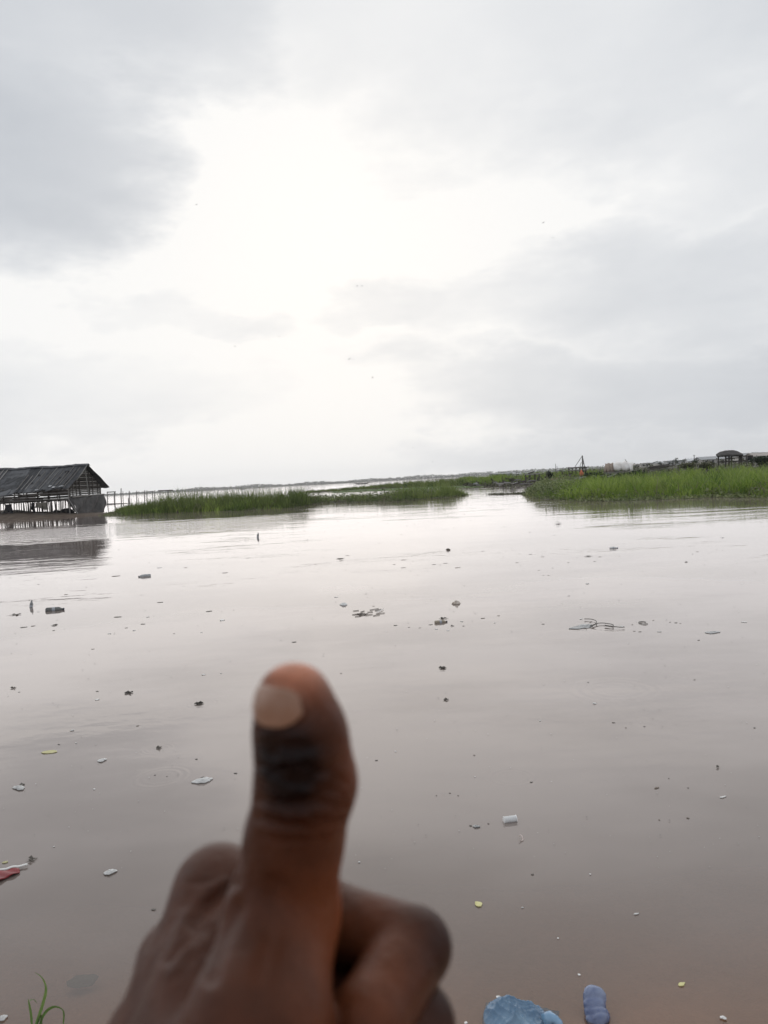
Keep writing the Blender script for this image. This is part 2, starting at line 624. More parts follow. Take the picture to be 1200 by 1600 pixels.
def leaf_mesh(name, P, size, tilt, tint, aspect=0.7):
    """broad leaves: folded six-point blades, each with its own tilt"""
    n = len(P)
    yaw = rng.uniform(0, 2 * math.pi, n)
    outline = np.array([(0, 0, 0), (0.35, 0.42, 0.06), (0.8, 0.30, 0.05), (1.0, 0, -0.04), (0.8, -0.30, 0.05), (0.35, -0.42, 0.06)])
    L = outline[None] * size[:, None, None]
    L = L * np.array([1, aspect * 1.3, 1])
    ct, st_ = np.cos(tilt), np.sin(tilt)
    x = L[:, :, 0] * ct[:, None] - L[:, :, 2] * st_[:, None]
    z = L[:, :, 0] * st_[:, None] + L[:, :, 2] * ct[:, None]
    y = L[:, :, 1]
    c, s = np.cos(yaw)[:, None], np.sin(yaw)[:, None]
    V = np.stack([P[:, 0:1] + x * c - y * s, P[:, 1:2] + x * s + y * c, P[:, 2:3] + z], -1)
    b = (np.arange(n) * 6)[:, None]
    q = np.concatenate([b + np.array([0, 1, 2, 3]), b + np.array([0, 3, 4, 5])])
    return np_mesh(name, V.reshape(-1, 3), q, None, {'tint': np.repeat(tint, 6)})


def scatter(md, n, u0, u1, v0, v1, clump=0, vpow=1.0):
    if clump:
        k = max(n // clump, 1)
        cu, cv = rng.uniform(u0, u1, k), v0 + (v1 - v0) * rng.uniform(0, 1, k) ** vpow
        idx = rng.integers(0, k, n)
        x, y = md.xy(cu[idx], cv[idx])
        z = md.z(cu[idx], cv[idx])
        sp = 0.22
        return np.stack([x + rng.normal(0, sp, n), y + rng.normal(0, sp, n), z - 0.05], 1), cu[idx], cv[idx], idx
    u, v = rng.uniform(u0, u1, n), v0 + (v1 - v0) * rng.uniform(0, 1, n) ** vpow
    x, y = md.xy(u, v)
    return np.stack([x, y, md.z(u, v) - 0.05], 1), u, v, np.arange(n)


def green(name, a, b, thin=0.35):
    return mat(name, a, b, 0.55, attr='tint', thin=thin, spec=0.3)


g_fresh = green('fresh_grass', (0.105, 0.190, 0.026), (0.350, 0.440, 0.095))
g_dark = green('reed_green', (0.075, 0.130, 0.030), (0.280, 0.335, 0.100))
g_leaf = green('creeper_leaf', (0.085, 0.125, 0.045), (0.290, 0.315, 0.150))
g_scrub = green('dull_scrub', (0.060, 0.070, 0.038), (0.190, 0.190, 0.125))
g_dry = green('dry_stems', (0.13, 0.115, 0.075), (0.27, 0.24, 0.17), 0.2)


def stuff(name, me, m, label, cat):
    return tag(link(name, me, m), label, cat, kind='stuff')


def grass(name, md, n, u0, u1, v0, v1, hts, w, m, label, lean=(0.1, 0.75), clump=14, cat='grass', vpow=1.0):
    P, u, v, idx = scatter(md, n, u0, u1, v0, v1, clump, vpow)
    hh = np.interp(u, np.linspace(u0, u1, len(hts)), hts)
    cl = rng.uniform(0.38, 1.25, idx.max() + 1)[idx]
    hh = hh * cl * rng.uniform(0.55, 1.1, n) * (1 + 0.18 * vnoise(P[:, 0] * 0.8, P[:, 1] * 0.8, 21, 3))
    tint = np.clip(rng.uniform(0, 1, n) * 0.35 + rng.uniform(0, 1, idx.max() + 1)[idx] * 0.65 + 0.22 * vnoise(P[:, 0] * .4, P[:, 1] * .4, 22, 2), 0, 1)
    return stuff(name, blade_mesh(name, P, hh, w * rng.uniform(0.6, 1.3, n), rng.uniform(*lean, n), tint), m, label, cat)


def creeper(name, md, n, u0, u1, v0, v1, hts, size, m, label, cat='creeping plants', clump=10, vpow=1.0):
    P, u, v, idx = scatter(md, n, u0, u1, v0, v1, clump, vpow)
    hh = np.interp(u, np.linspace(u0, u1, len(hts)), hts)
    P[:, 2] += rng.uniform(0, 1, n) * hh * rng.uniform(0.4, 1.1, idx.max() + 1)[idx] * (1 + 0.35 * vnoise(P[:, 0] * 0.7, P[:, 1] * 0.7, 31, 3))
    P[:, 2] = np.maximum(P[:, 2], 0.01)
    tint = np.clip(rng.uniform(0, 1, n) * 0.6 + rng.uniform(0, 1, idx.max() + 1)[idx] * 0.4, 0, 1)
    return stuff(name, leaf_mesh(name, P, size * rng.uniform(0.55, 1.35, n), rng.uniform(-0.5, 1.3, n), tint), m, label, cat)


# left island: tall reed grass, lower leafy raft, second tuft at the tip
grass('reed_grass', isle, 15000, 0.02, 0.50, 0.06, 0.95, [0.35, 0.6, 0.85, 1.55, 1.35, 1.25, 1.5, 1.35, 1.3, 0.8], 0.03, g_dark, 'tall green reed grass beside the plank hut on the near island')
grass('dead_stems', isle, 900, 0.05, 0.95, 0.05, 0.9, [0.4, 0.9, 1.2, 1.1, 0.7, 0.8, 0.9], 0.03, g_dry, 'pale dead stems bent among the island reeds', (0.3, 0.98), clump=6, cat='stalks')
grass('bright_grass', isle, 5000, 0.02, 0.40, 0.03, 0.5, [0.35, 0.5, 0.8, 0.9, 0.7], 0.026, g_fresh, 'short bright grass fringing the reeds beside the plank hut', (0.2, 0.9))
creeper('creeping_plants', isle, 9000, 0.30, 0.97, 0.0, 0.8, [0.12, 0.30, 0.35, 0.55, 0.7, 0.6, 0.6, 0.45, 0.2], 0.13, g_leaf, 'low leafy creepers floating along the island edge')
grass('raft_grass', isle, 3600, 0.48, 0.82, 0.15, 0.9, [0.7, 0.6, 0.65, 0.6, 0.8], 0.028, g_dark, 'sparse grass standing among the creepers at mid island')
grass('tip_grass', isle, 4600, 0.79, 0.985, 0.08, 0.9, [0.7, 1.0, 1.1, 1.15, 0.9, 0.4], 0.03, g_dark, 'dark grass tuft on the tapering tip of the island')
# strip beyond
grass('far_grass', strip, 12000, 0.0, 1.0, 0.02, 0.95, [0.4, 0.7, 1.0, 1.1, 1.2, 1.1], 0.07, g_dark, 'distant green grass strip between two channels of open water', clump=10)
# debris land vegetation
grass('marsh_grass', midland, 16000, 0.0, 0.75, 0.05, 0.6, [0.9, 1.1, 1.1, 1.2, 1.2, 1.2], 0.07, g_fresh, 'light green marsh grass behind the heaps of driftwood', clump=10, vpow=1.6)
creeper('dull_scrub', midland, 10000, 0.15, 1.0, 0.0, 0.5, [0.2, 0.4, 0.6, 1.0, 1.3, 1.3], 0.30, g_scrub, 'dull grey green scrub round the heaps of driftwood', 'scrub', vpow=1.5)
# right bank: bright grass in front, creepers at the left end, scrub behind
grass('bank_grass', right, 24000, 0.26, 1.0, 0.015, 0.30, [0.30, 0.6, 0.95, 1.0, 1.0, 1.05], 0.032, g_fresh, 'bright green waterside grass in front of the thatched shed', (0.15, 0.92), clump=34)
grass('bank_dead_stems', right, 1300, 0.30, 1.0, 0.0, 0.28, [0.5, 0.8, 0.9, 0.9], 0.028, g_dry, 'pale dead stems bent among the bright bank grass', (0.4, 0.98), clump=7, cat='stalks')
grass('bank_reeds', right, 6500, 0.30, 1.0, 0.03, 0.34, [0.5, 0.9, 1.05, 1.1, 1.15], 0.032, g_dark, 'darker reed clumps among the bright grass of the right bank', (0.1, 0.8), clump=60)
grass('bank_fringe', right, 6000, 0.14, 1.0, 0.0, 0.06, [0.3, 0.45, 0.5, 0.5, 0.5], 0.022, g_fresh, 'short grass fringe dipping into the water on the right bank', (0.3, 0.95))
creeper('bank_creepers', right, 13000, 0.0, 0.60, 0.0, 0.45, [0.25, 0.55, 0.7, 0.85, 0.75, 0.5], 0.13, g_leaf, 'leafy green creepers at the tapering end of the right bank')
creeper('fringe_creepers', right, 4200, 0.2, 1.0, 0.0, 0.035, [0.14, 0.28, 0.32, 0.32], 0.14, g_leaf, 'pale leaves floating at the foot of the bright bank grass')
creeper('bank_scrub', right, 15000, 0.22, 1.0, 0.22, 0.95, [0.3, 0.3, 0.4, 0.6, 0.7, 0.8], 0.17, g_scrub, 'dull scrub on the rise behind the bright bank grass', 'scrub', vpow=0.8)
grass('rise_grass', right, 9000, 0.25, 1.0, 0.25, 0.9, [0.5, 0.6, 0.65, 0.7, 0.75], 0.035, g_fresh, 'thin green grass among the scrub on the rise', clump=9)
grass('dry_stalks', right, 2200, 0.2, 1.0, 0.25, 0.9, [0.5, 0.7, 0.8, 0.8], 0.025, g_dry, 'pale dry stalks sticking out of the scrub on the rise', (0.2, 0.9), clump=5, cat='stalks')
creeper('spit_weeds', spit, 1800, 0.05, 1.0, 0.0, 0.9, [0.1, 0.25, 0.35, 0.5], 0.10, g_scrub, 'dark weeds along the thin mud spit in the channel', 'weeds')
creeper('hut_weeds', hutbank, 500, 0.93, 1.0, 0.0, 0.7, [0.1, 0.2, 0.4], 0.12, g_leaf, 'low weeds beside the grey tarpaulin of the hut', 'weeds')
# green flecks added to imitate the reflection in the channel behind the island
nf = 1500
fx = rng.uniform(0, 1, nf)
P = np.array([tuple(at(520 + 230 * q, 768.5 - 9 * q + random.uniform(-1.0, 1.0) * 1.6)) for q in fx])
P[:, 2] = 0.008
stuff('reflection_flecks', leaf_mesh('reflection_flecks', P, rng.uniform(0.3, 0.9, nf), rng.uniform(-0.02, 0.02, nf), rng.uniform(0.3, 1, nf)), green('reflection_green', (0.10, 0.16, 0.05), (0.22, 0.30, 0.12)), 'pale green flecks imitating a reflection in the channel behind the island', 'reflection_flecks')


# ------------------------------------------------------------------ far shore
def fshore(u, v):
    x = -1900 + 3600 * u
    y = 1950 + 160 * v + 25 * vnoise(u * 14, u * 0, 41, 4)
    z = -0.5 + 2.2 * np.sin(np.clip(v, 0, 1) * math.pi) ** 0.6
    return np.stack([x, y, z], -1)


structure(link('far_shore', grid_mesh('far_shore', fshore, 120, 8), m_soil, smooth=True))
nf = 30000
fx = rng.uniform(-1400, 900, nf)
pxx = 600 + F * fx / 2000
hp_ = np.interp(pxx, [-200, 200, 290, 330, 360, 450, 600, 640, 700, 760, 900, 1200], [2.5, 3.0, 4.5, 7.5, 7, 5.5, 5.5, 9, 7, 8, 9, 9])
hp_ = hp_ * (0.75 + 0.55 * vnoise(fx * 0.05, fx * 0, 43, 5))
hp_ = np.maximum(hp_, 1.2)
P = np.stack([fx, 1990 + rng.uniform(-12, 30, nf), 0.2 + rng.uniform(0, 1, nf) ** 1.2 * hp_], 1)
g_far = green('far_tree_green', (0.030, 0.050, 0.026), (0.065, 0.085, 0.045), 0.2)
stuff('far_trees', leaf_mesh('far_trees', P, rng.uniform(1.5, 4.5, nf), rng.uniform(-0.6, 1.4, nf), rng.uniform(0, 1, nf)), g_far, 'low dark line of distant trees on the far shore', 'trees')

# ------------------------------------------------------------------ plank hut on stilts
w_dark = mat('weathered_dark_wood', (0.060, 0.052, 0.046), (0.115, 0.102, 0.092), 0.85, 5, 0.4, 18, 0.25, (1, 1, 5))
w_grey = mat('weathered_grey_wood', (0.165, 0.153, 0.142), (0.28, 0.265, 0.25), 0.85, 5, 0.4, 18, 0.25, (1, 1, 5))
w_pale = mat('bleached_pole', (0.36, 0.35, 0.335), (0.26, 0.25, 0.235), 0.8, 6, 0.3, 20)
m_roof = mat('tarred_roof_sheet', (0.055, 0.057, 0.062), (0.105, 0.108, 0.115), 0.7, 2.0, 0.5, 7, 0.35)
m_roofs = [m_roof, mat('faded_roof_sheet', (0.085, 0.088, 0.094), (0.14, 0.143, 0.15), 0.7, 2.0, 0.5, 7, 0.35), mat('black_roof_sheet', (0.035, 0.036, 0.04), (0.075, 0.077, 0.083), 0.7, 2.0, 0.5, 7, 0.35)]
m_tarp = mat('grey_tarpaulin', (0.050, 0.047, 0.047), (0.105, 0.098, 0.096), 0.7, 1.6, 0.5, 5, 0.35)
m_scrap = mat('pale_scrap', (0.50, 0.50, 0.50), (0.36, 0.36, 0.37), 0.6, 4, 0.3, 12)
m_cloth_d = mat('dark_cloth', (0.020, 0.020, 0.024), (0.045, 0.042, 0.045), 0.95, 5, 0.4, 12)
m_cloth_b = mat('beige_cloth', (0.26, 0.24, 0.20), (0.19, 0.175, 0.15), 0.95, 4, 0.4, 12)

HC = Vector((-26.4, 65.0, 0.0))
TH = rad(12)
HU = Vector((-math.cos(TH), math.sin(TH), 0))
HV = Vector((math.sin(TH), math.cos(TH), 0))
hut = thing('stilt_hut', HC, 'old plank hut on stilts with dark patched sheet roof at the water', 'hut')


def H(t, s, z):
    return HU * t + HV * s + Vector((0, 0, z))


HL, HW, ZE, ZR, ZF = 8.4, 4.5, 2.55, 4.30, 1.38


def one(name, m, parent, fn):
    b = MB()
    fn(b)
    return b.build(name, m, parent)


# stilts
for t in np.arange(0, 8.5, 0.45):
    for s in (0.0, 1.5, 3.0, 4.5):
        if s in (1.5, 3.0) and random.random() < 0.4:
            continue
        j1, j2 = random.uniform(-0.12, 0.12), random.uniform(-0.06, 0.06)
        r = random.uniform(0.035, 0.06)
        one('stilt', w_dark, hut, lambda b: b.tube([H(t + j1, s + j2, -0.5), H(t + j1 * 0.5, s, 0.6), H(t, s, ZF + 0.03)], [r, r * 0.95, r * 0.85], 6))
# floor boards and joists
for k in range(9):
    s0 = k * 0.5
    one('floor_board', w_dark, hut, lambda b: b.beam(H(-0.05, s0 + 0.24, ZF + 0.06), H(HL, s0 + 0.24, ZF + 0.06 + random.uniform(-.02, .02)), 0.05, 0.42))
for t in np.arange(0.2, 8.4, 1.3):
    one('floor_joist', w_dark, hut, lambda b: b.tube([H(t, -0.15, ZF), H(t, HW + 0.15, ZF)], 0.05, 6))
# wall posts
posts_t = [0.0, 1.15, 1.95, 3.0, 4.1, 5.3, 6.4, 7.5, 8.3]
for t in posts_t:
    one('wall_post', w_dark, hut, lambda b: b.tube([H(t, -0.03, ZF - 0.1), H(t + random.uniform(-.05, .05), -0.02, ZE)], 0.05, 6))
    one('wall_post', w_dark, hut, lambda b: b.tube([H(t, HW, ZF - 0.1), H(t + random.uniform(-.05, .05), HW, ZE)], 0.05, 6))
fw = MB()
for z in (ZF + 0.10, 1.98, 2.30):
    fw.tube([H(0, -0.10, z), H(3.9, -0.11, z + 0.04), H(HL, -0.10, z - 0.03)], 0.035, 6)
front_wall = fw.build('front_wall', w_grey, hut)
fw = MB()
for z in (ZF + 0.10, 2.30):
    fw.tube([H(0, HW + .1, z), H(HL, HW + .1, z - 0.03)], 0.035, 6)
back_wall = fw.build('back_wall', w_dark, hut)
fw = MB()
fw.tube([H(-0.35, -0.1, ZF + 0.22), H(-0.3, 2.2, ZF + 0.30), H(-0.2, HW + 0.3, ZF + 0.33)], 0.06, 6)
gable_wall = fw.build('gable_wall', w_grey, hut)
# wall planks, front and back, with gaps between them
for s in (0.05, HW - 0.05):
    for row in range(7):
        z = ZF + 0.14 + row * 0.162
        t0 = -0.05
        while t0 < HL - 0.2:
            ln = random.uniform(2.0, 3.4)
            t1 = min(t0 + ln, HL)
            if random.random() < 0.93:
                dz0, dz1 = random.uniform(-.025, .025), random.uniform(-.035, .035)
                wd = random.uniform(0.125, 0.165)
                mm = w_grey if random.random() < 0.30 else w_dark
                one('wall_plank', mm, front_wall if s < 1 else back_wall, lambda b: b.beam(H(t0, s + random.uniform(-.01, .02), z + dz0), H(t1 - 0.02, s, z + dz1), wd, 0.025))
            t0 = t1
# gable planks (right end), following the slope
for t, nm in ((0.0, 'gable_plank'), (HL, 'gable_plank')):
    z = ZF + 0.30
    while z < ZR - 0.12:
        half = HW / 2 if z < ZE else HW / 2 * (ZR - z) / (ZR - ZE)
        if half > 0.12:
            o1, o2 = random.uniform(-.03, .02), random.uniform(-.02, .03)
            one(nm, w_grey if random.random() < 0.72 else w_dark, gable_wall,
                lambda b: b.beam(H(t, HW / 2 - half + o1, z), H(t, HW / 2 + half + o2, z + random.uniform(-.03, .03)), random.uniform(.09, .13), 0.025))
        z += random.uniform(0.155, 0.19)
for s in (0.35, 0.85, 1.35, 2.75, 3.3, 4.05, 4.5):
    top = ZE + (ZR - ZE) * (1 - abs(s - HW / 2) / (HW / 2)) - 0.12
    one('gable_post', w_dark, gable_wall, lambda b: b.tube([H(-0.07, s + random.uniform(-.05, .05), ZF + 0.2), H(-0.08, s, max(top, ZF + 0.6))], 0.045, 6))
one('gable_pole', w_pale, gable_wall, lambda b: b.tube([H(-0.16, 2.5, ZF + 0.36), H(-0.2, 2.28, 2.9), H(-0.16, 2.15, ZR - 0.1)], [0.055, 0.05, 0.045], 7))
one('barge_pole', w_pale, hut, lambda b: b.tube([H(-0.34, 0.55, 3.0), H(-0.42, 1.4, 3.70), H(-0.42, 2.2, ZR + 0.05)], 0.042, 6))


# roof: the eave hangs lower towards the far left end
def eave_z(t):
    return 2.36 - 0.055 * max(t - 1.0, 0.0) - 0.02 * max(t - 5, 0) ** 2


def ridge_z(t):
    return ZR + 0.03 * math.sin(t * 1.7) + 0.01 * t + 0.06 * math.exp(-t * t * 2)


def rf(t, q, lift=0.0):
    """front slope: q = 0 at the ridge, 1 at the eave"""
    s = HW / 2 - q * (HW / 2 + 0.55)
    z = ridge_z(t) + (eave_z(t) - ridge_z(t)) * q - 0.10 * math.sin(q * math.pi) * (0.6 + 0.4 * math.sin(t * 2.1))
    return H(t, s, z + lift)


def rb(t, q, lift=0.0):
    s = HW / 2 + q * (HW / 2 + 0.75)
    z = ridge_z(t) + (2.36 - ridge_z(t)) * q + 0.03 * math.sin(t * 3 + q * 4) + lift
    return H(t, s, z)


def sheet(fn, t0, t1, q0, q1, lift, nt=6, nq=7, ragged=0.05, th=0.025, skew=0.0):
    b = MB()
    vs, fs = [], []
    for a_ in range(2):
        for i_ in range(nt + 1):
            for j_ in range(nq + 1):
                t = t0 + (t1 - t0) * i_ / nt
                q = q0 + (q1 - q0) * j_ / nq
                if j_ == nq:
                    q += random.uniform(-ragged, ragged)
                t += skew * (q - q0)
                if i_ in (0, nt):
                    t += random.uniform(-0.03, 0.03)
                p = fn(t, q, lift + random.uniform(-0.03, 0.03) - a_ * th)
                vs.append(p)
    n1_ = (nt + 1) * (nq + 1)
    for i_ in range(nt):
        for j_ in range(nq):
            k = i_ * (nq + 1) + j_
            fs.append((k, k + 1, k + nq + 2, k + nq + 1))
            fs.append((n1_ + k, n1_ + k + nq + 1, n1_ + k + nq + 2, n1_ + k + 1))
    b.add(vs, fs)
    return b


roof = sheet(lambda t, q, l: H(t, HW / 2 + (q - 0.5) * 0.5, ridge_z(t) + 0.10 - abs(q - 0.5) * 0.28 + l), -0.5, 8.6, 0, 1, 0.02, 22, 4, 0.12).build('roof', m_roof, hut)
# main front sheets, from the gable to the left
t = -0.45
k = 0
while t < 5.2:
    wd = random.uniform(0.55, 0.85)
    sheet(rf, t, t + wd + 0.06, 0.0, 1.0 + random.uniform(-0.03, 0.03), 0.03 + 0.022 * (k % 2), ragged=0.07, skew=0.15).build('roof_sheet', random.choice(m_roofs), roof)
    t += wd
    k += 1
# left: courses of wide sheets overlapping downwards
for c in range(6):
    q0, q1 = c / 6 - 0.02, (c + 1) / 6 + 0.05
    sheet(rf, 5.0 + random.uniform(-.12, .12), 7.0, q0, q1, 0.075 - 0.01 * (c % 2), 6, 3, 0.02, skew=0.15).build('roof_sheet', random.choice(m_roofs), roof)
    sheet(rf, 6.95, 8.6 + 0.4 * c / 6, q0, q1, 0.06 - 0.01 * (c % 2), 5, 3, 0.02, skew=0.15).build('roof_sheet', random.choice(m_roofs), roof)
for t0_ in np.arange(-0.45, 8.4, 1.1):
    sheet(rb, t0_, t0_ + 1.14, 0.0, 1.0, 0.03 + 0.02 * random.random(), 4, 5, 0.06).build('roof_sheet', random.choice(m_roofs), roof)
# battens laid down the slope
for t in [0.05, 0.35, 0.75, 1.05, 1.45, 1.95, 2.4, 2.7, 3.35, 3.9, 4.3, 4.75]:
    q0, q1 = random.uniform(0.0, 0.35), random.uniform(0.8, 1.04)
    one('roof_batten', random.choice([w_grey, w_pale, w_grey]), roof, lambda b: b.tube([rf(t + 0.15 * q0, q0, 0.10), rf(t + 0.15 * .5, (q0 + q1) / 2, 0.10), rf(t + 0.15 * q1, q1, 0.10)], 0.030, 5))
for t in (7.35, 7.75):
    one('roof_batten', w_pale, roof, lambda b: b.tube([rf(t, 0.0, 0.13), rf(t + 0.3, 0.75, 0.14)], 0.045, 5))
# rafter tails poking out under the eave
for t in np.arange(-0.2, 7.6, 0.42):
    e = random.uniform(1.02, 1.10)
    one('rafter_tail', random.choice([w_grey, w_dark, w_pale]), roof, lambda b: b.tube([rf(t, 0.72, -0.06), rf(t + random.uniform(-.06, .02), e, -0.06)], 0.028, 5))
for (t, q, w_, m_) in [(1.5, 0.86, 0.30, m_scrap), (1.05, 0.93, 0.26, m_scrap), (0.3, 0.90, 0.40, m_scrap), (2.6, 0.97, 0.3, m_scrap), (3.6, 0.3, 0.25, m_cloth_d), (3.75, 0.62, 0.2, m_cloth_d), (0.9, 0.25, 0.45, m_cloth_d), (1.3, 0.48, 0.2, m_cloth_d)]:
    sheet(rf, t, t + w_, q, q + 0.05, 0.105, 4, 2, 0.02, 0.01).build('roof_patch', m_, roof)
for (t, z0_) in [(7.0, 2.0), (6.6, 1.95)]:
    sheet(lambda t_, q, l: H(t_, -0.62 + l, eave_z(t_) - 0.02 - 0.32 * q + 0.05 * math.sin(t_ * 20)), t - 0.2, t + 0.22, 0, 1, 0, 5, 4, 0.2, 0.01).build('roof_patch', m_scrap if z0_ == 2.0 else m_roof, roof)


# tarpaulin round the lower gable end
def tarp(u, v):
    s = -0.05 + 4.75 * u
    front = np.clip(0.09 - u, 0, 1) / 0.09
    t = -0.28 - 0.07 * np.sin(v * math.pi) * (0.6 + 0.4 * np.sin(u * 9)) + 0.11 * np.sin(u * 15 + v * 6) - 0.25 * v * (1 - u) + 0.03 * np.sin(u * 50 + 9 * v)
    zt = ZF + 0.26 + 0.05 * u - 0.10 * np.sin(u * math.pi) * (1 + 0.5 * np.sin(u * 7))
    z = zt + (0.02 + 0.08 * u - zt) * v
    return np.stack([HU[0] * t + HV[0] * s, HU[1] * t + HV[1] * s, z], -1)


ob = link('tarpaulin', grid_mesh('tarpaulin', tarp, 40, 16), m_tarp, hut, True)
sm = ob.modifiers.new('thickness', 'SOLIDIFY')
sm.thickness = 0.015


def flap(u, v):
    t = -0.25 + 0.75 * u * (1 - v) ** 0.8 + 0.1 * np.sin(v * 6 + u * 3) * 0.4 - 0.55 * v
    s = -0.13 - 0.08 * np.sin(u * 5) * v
    z = ZF + 0.15 - (ZF + 0.12) * v
    return np.stack([HU[0] * t + HV[0] * s, HU[1] * t + HV[1] * s, z], -1)


ob = link('tarpaulin', grid_mesh('tarpaulin_flap', flap, 10, 12), m_tarp, hut, True)
sm = ob.modifiers.new('thickness', 'SOLIDIFY')
sm.thickness = 0.015
one('tarpaulin_pole', w_pale, hut, lambda b: b.tube([H(0.05, -0.16, ZF + 0.1), H(-0.85, -0.2, 0.02)], 0.03, 6))
one('corner_post', w_grey, hut, lambda b: b.tube([H(0.05, -0.10, -0.4), H(0.06, -0.08, 2.3)], 0.055, 7))


def hung_cloth(t0, wd, ht, m_, label, cat, name, ztop=ZF - 0.06, s0=-0.05):
    def fn(u, v):
        t_ = t0 + wd * u + 0.04 * np.sin(v * 5 + u * 3)
        s_ = s0 + 0.06 * np.sin(u * 14 + v * 2) * (0.3 + v)
        z_ = ztop - 0.06 * np.sin(u * math.pi) - ht * v * (0.85 + 0.2 * np.sin(u * 5 + 1))
        return np.stack([HC.x + HU[0] * t_ + HV[0] * s_, HC.y + HU[1] * t_ + HV[1] * s_, z_], -1)
    ob = tag(link(name, grid_mesh(name, fn, 14, 10), m_, None, True), label, cat)
    q = ob.modifiers.new('thickness', 'SOLIDIFY')
    q.thickness = 0.012


hung_cloth(2.2, 1.15, 0.62, m_cloth_b, 'beige cloth hung below the floor of the stilt hut', 'cloth', 'hanging_cloth')
hung_cloth(3.45, 0.35, 0.80, m_cloth_d, 'narrow dark cloth hung beside the beige cloth under the hut', 'cloth', 'hanging_cloth')
hung_cloth(5.6, 0.75, 0.85, m_cloth_d, 'wide dark cloth hung among the stilts of the hut', 'cloth', 'hanging_cloth')

# dark sacks and a plank heap lying under the hut
def lump_mesh(name, sx, sy, sz, seed, n=2, rough=0.25, flat=0.0):
    bm = bmesh.new()
    bmesh.ops.create_icosphere(bm, subdivisions=n, radius=1.0)
    r = random.Random(seed)
    ph = [(r.uniform(1.5, 4), r.uniform(0, 6), r.uniform(1.5, 4), r.uniform(0, 6), r.uniform(1.5, 4), r.uniform(0, 6)) for _ in range(3)]
    for v in bm.verts:
        c = v.co.copy()
        d = sum(math.sin(c.x * p[0] + p[1]) * math.sin(c.y * p[2] + p[3]) * math.sin(c.z * p[4] + p[5]) for p in ph)
        k = 1 + rough * d + r.uniform(-rough, rough) * 0.35
        v.co = Vector((c.x * sx * k, c.y * sy * k, c.z * sz * k))
        if flat and v.co.z < -sz * flat:
            v.co.z = -sz * flat
    me = bpy.data.meshes.new(name)
    bm.to_mesh(me)
    bm.free()
    return me


for (t, s, sx, sz, i_) in [(0.7, 0.9, 0.35, 0.30, 1), (1.35, 1.1, 0.4, 0.33, 2), (2.0, 0.9, 0.3, 0.28, 3), (4.6, 0.8, 0.3, 0.24, 4), (6.9, 0.7, 0.4, 0.3, 5)]:
    o = link('sack', lump_mesh('sack', sx, 0.3, sz, i_, 2, 0.2, 0.7), m_cloth_d, None, True)
    o.location = HC + H(t, s, 0.13 + sz * 0.7)
    tag(o, 'dark sack lying on the mud among the hut stilts', 'sack', 'dark sacks under the stilt hut')
for i_, (t0_, t1_, z_, m_) in enumerate([(0.9, 4.1, 0.16, w_dark), (3.0, 6.8, 0.20, w_grey), (4.4, 8.0, 0.15, w_dark), (1.8, 3.6, 0.30, w_grey)]):
    b = MB()
    b.beam(H(t0_, -0.55 - 0.15 * i_, z_), H(t1_, -0.5 + 0.1 * i_, z_ + 0.06), 0.05, 0.2)
    o = b.build('loose_plank', m_)
    o.location = HC
    tag(o, 'loose plank lying on the mud in front of the hut stilts', 'plank', 'loose planks on the mud under the hut')

# ------------------------------------------------------------------ posts of the unfinished jetty behind the hut
JD = 135.0


def jpole(px, py0, py1, r, name='jetty_post', parent=None, base=None, m_=None):
    a_, b_ = pt(px, py0, JD), pt(px + random.uniform(-.6, .6), py1, JD)
    b = MB()
    o_ = Vector((a_.x, a_.y, 0)) if base is None else base
    b.tube([Vector((a_.x, a_.y, -0.6)) - o_, (a_ + b_) / 2 - o_ + Vector((random.uniform(-.03, .03), 0, 0)), b_ - o_], [r, r * .95, r * .8], 6)
    ob = b.build(name, m_ or w_grey, parent)
    if parent is None:
        ob.location = o_
    return ob


for (x, y0, y1, r) in [(189.5, 787, 763, .10), (192.5, 787, 767.5, .07), (201, 786, 778, .10), (202.3, 786, 767, .09), (205, 785, 779, .05),
                       (213.5, 785, 767, .09), (216.5, 785, 778, .06), (225.7, 784, 766, .10), (229.5, 784, 766, .09), (238.5, 783, 768, .07), (241.5, 783, 766, .09)]:
    o = jpole(x, y0, y1, r)
    tag(o, 'bare wooden post of the row standing in open water behind the hut', 'post', 'bare posts standing in the water behind the hut')
for (xa, xb, ya, yb_, yt, ov, lab) in [(168, 179, 788, 787.5, 769, 0.1, 'two post frame with plank top right behind the hut eave'),
                                       (250, 262.5, 783, 782, 766.5, 1.0, 'two post frame with overhanging crossbeam near the reed grass')]:
    p0 = pt(xa, ya, JD)
    base = Vector((p0.x, p0.y, 0))
    fr_ = thing('landing_stage', base, lab, 'frame', 'post frames behind the hut')
    jpole(xa, ya, yt, .09, 'post', fr_, base)
    jpole(xb, yb_, yt - 0.6, .13, 'post', fr_, base)
    a_, b_ = pt(xa - 2.5 * ov, yt + 0.2 * ov, JD), pt(xb + 7 * ov + 0.5, yt - 0.6, JD)
    one('crossbeam', w_dark, fr_, lambda b: b.beam(a_ - base, b_ - base, 0.16, 0.5))
    if ov < 0.5:
        one('plank', w_grey, fr_, lambda b: b.beam(a_ - base - Vector((0, 0, 0.35)), b_ - base - Vector((0, 0, 0.35)), 0.12, 0.4))
a_, b_ = pt(230, 768.2, JD), pt(240, 767.6, JD)
b = MB()
b.beam(a_, b_, 0.10, 0.12)
tag(b.build('jetty_rail', w_grey), 'short rail nailed between two posts behind the hut', 'rail')
b = MB()
b.tube([pt(x, y, JD - 2) for x, y in ((160, 787.6), (190, 787.0), (225, 786.6))], 0.09, 6)
tag(b.build('floating_log', w_dark), 'long dark log afloat at the foot of the jetty posts', 'log')
b = MB()
for (x0, y0, x1, y1) in [(229, 767, 229.5, 761), (264, 767, 264.3, 760.5), (290, 768, 290.3, 759)]:
    pass
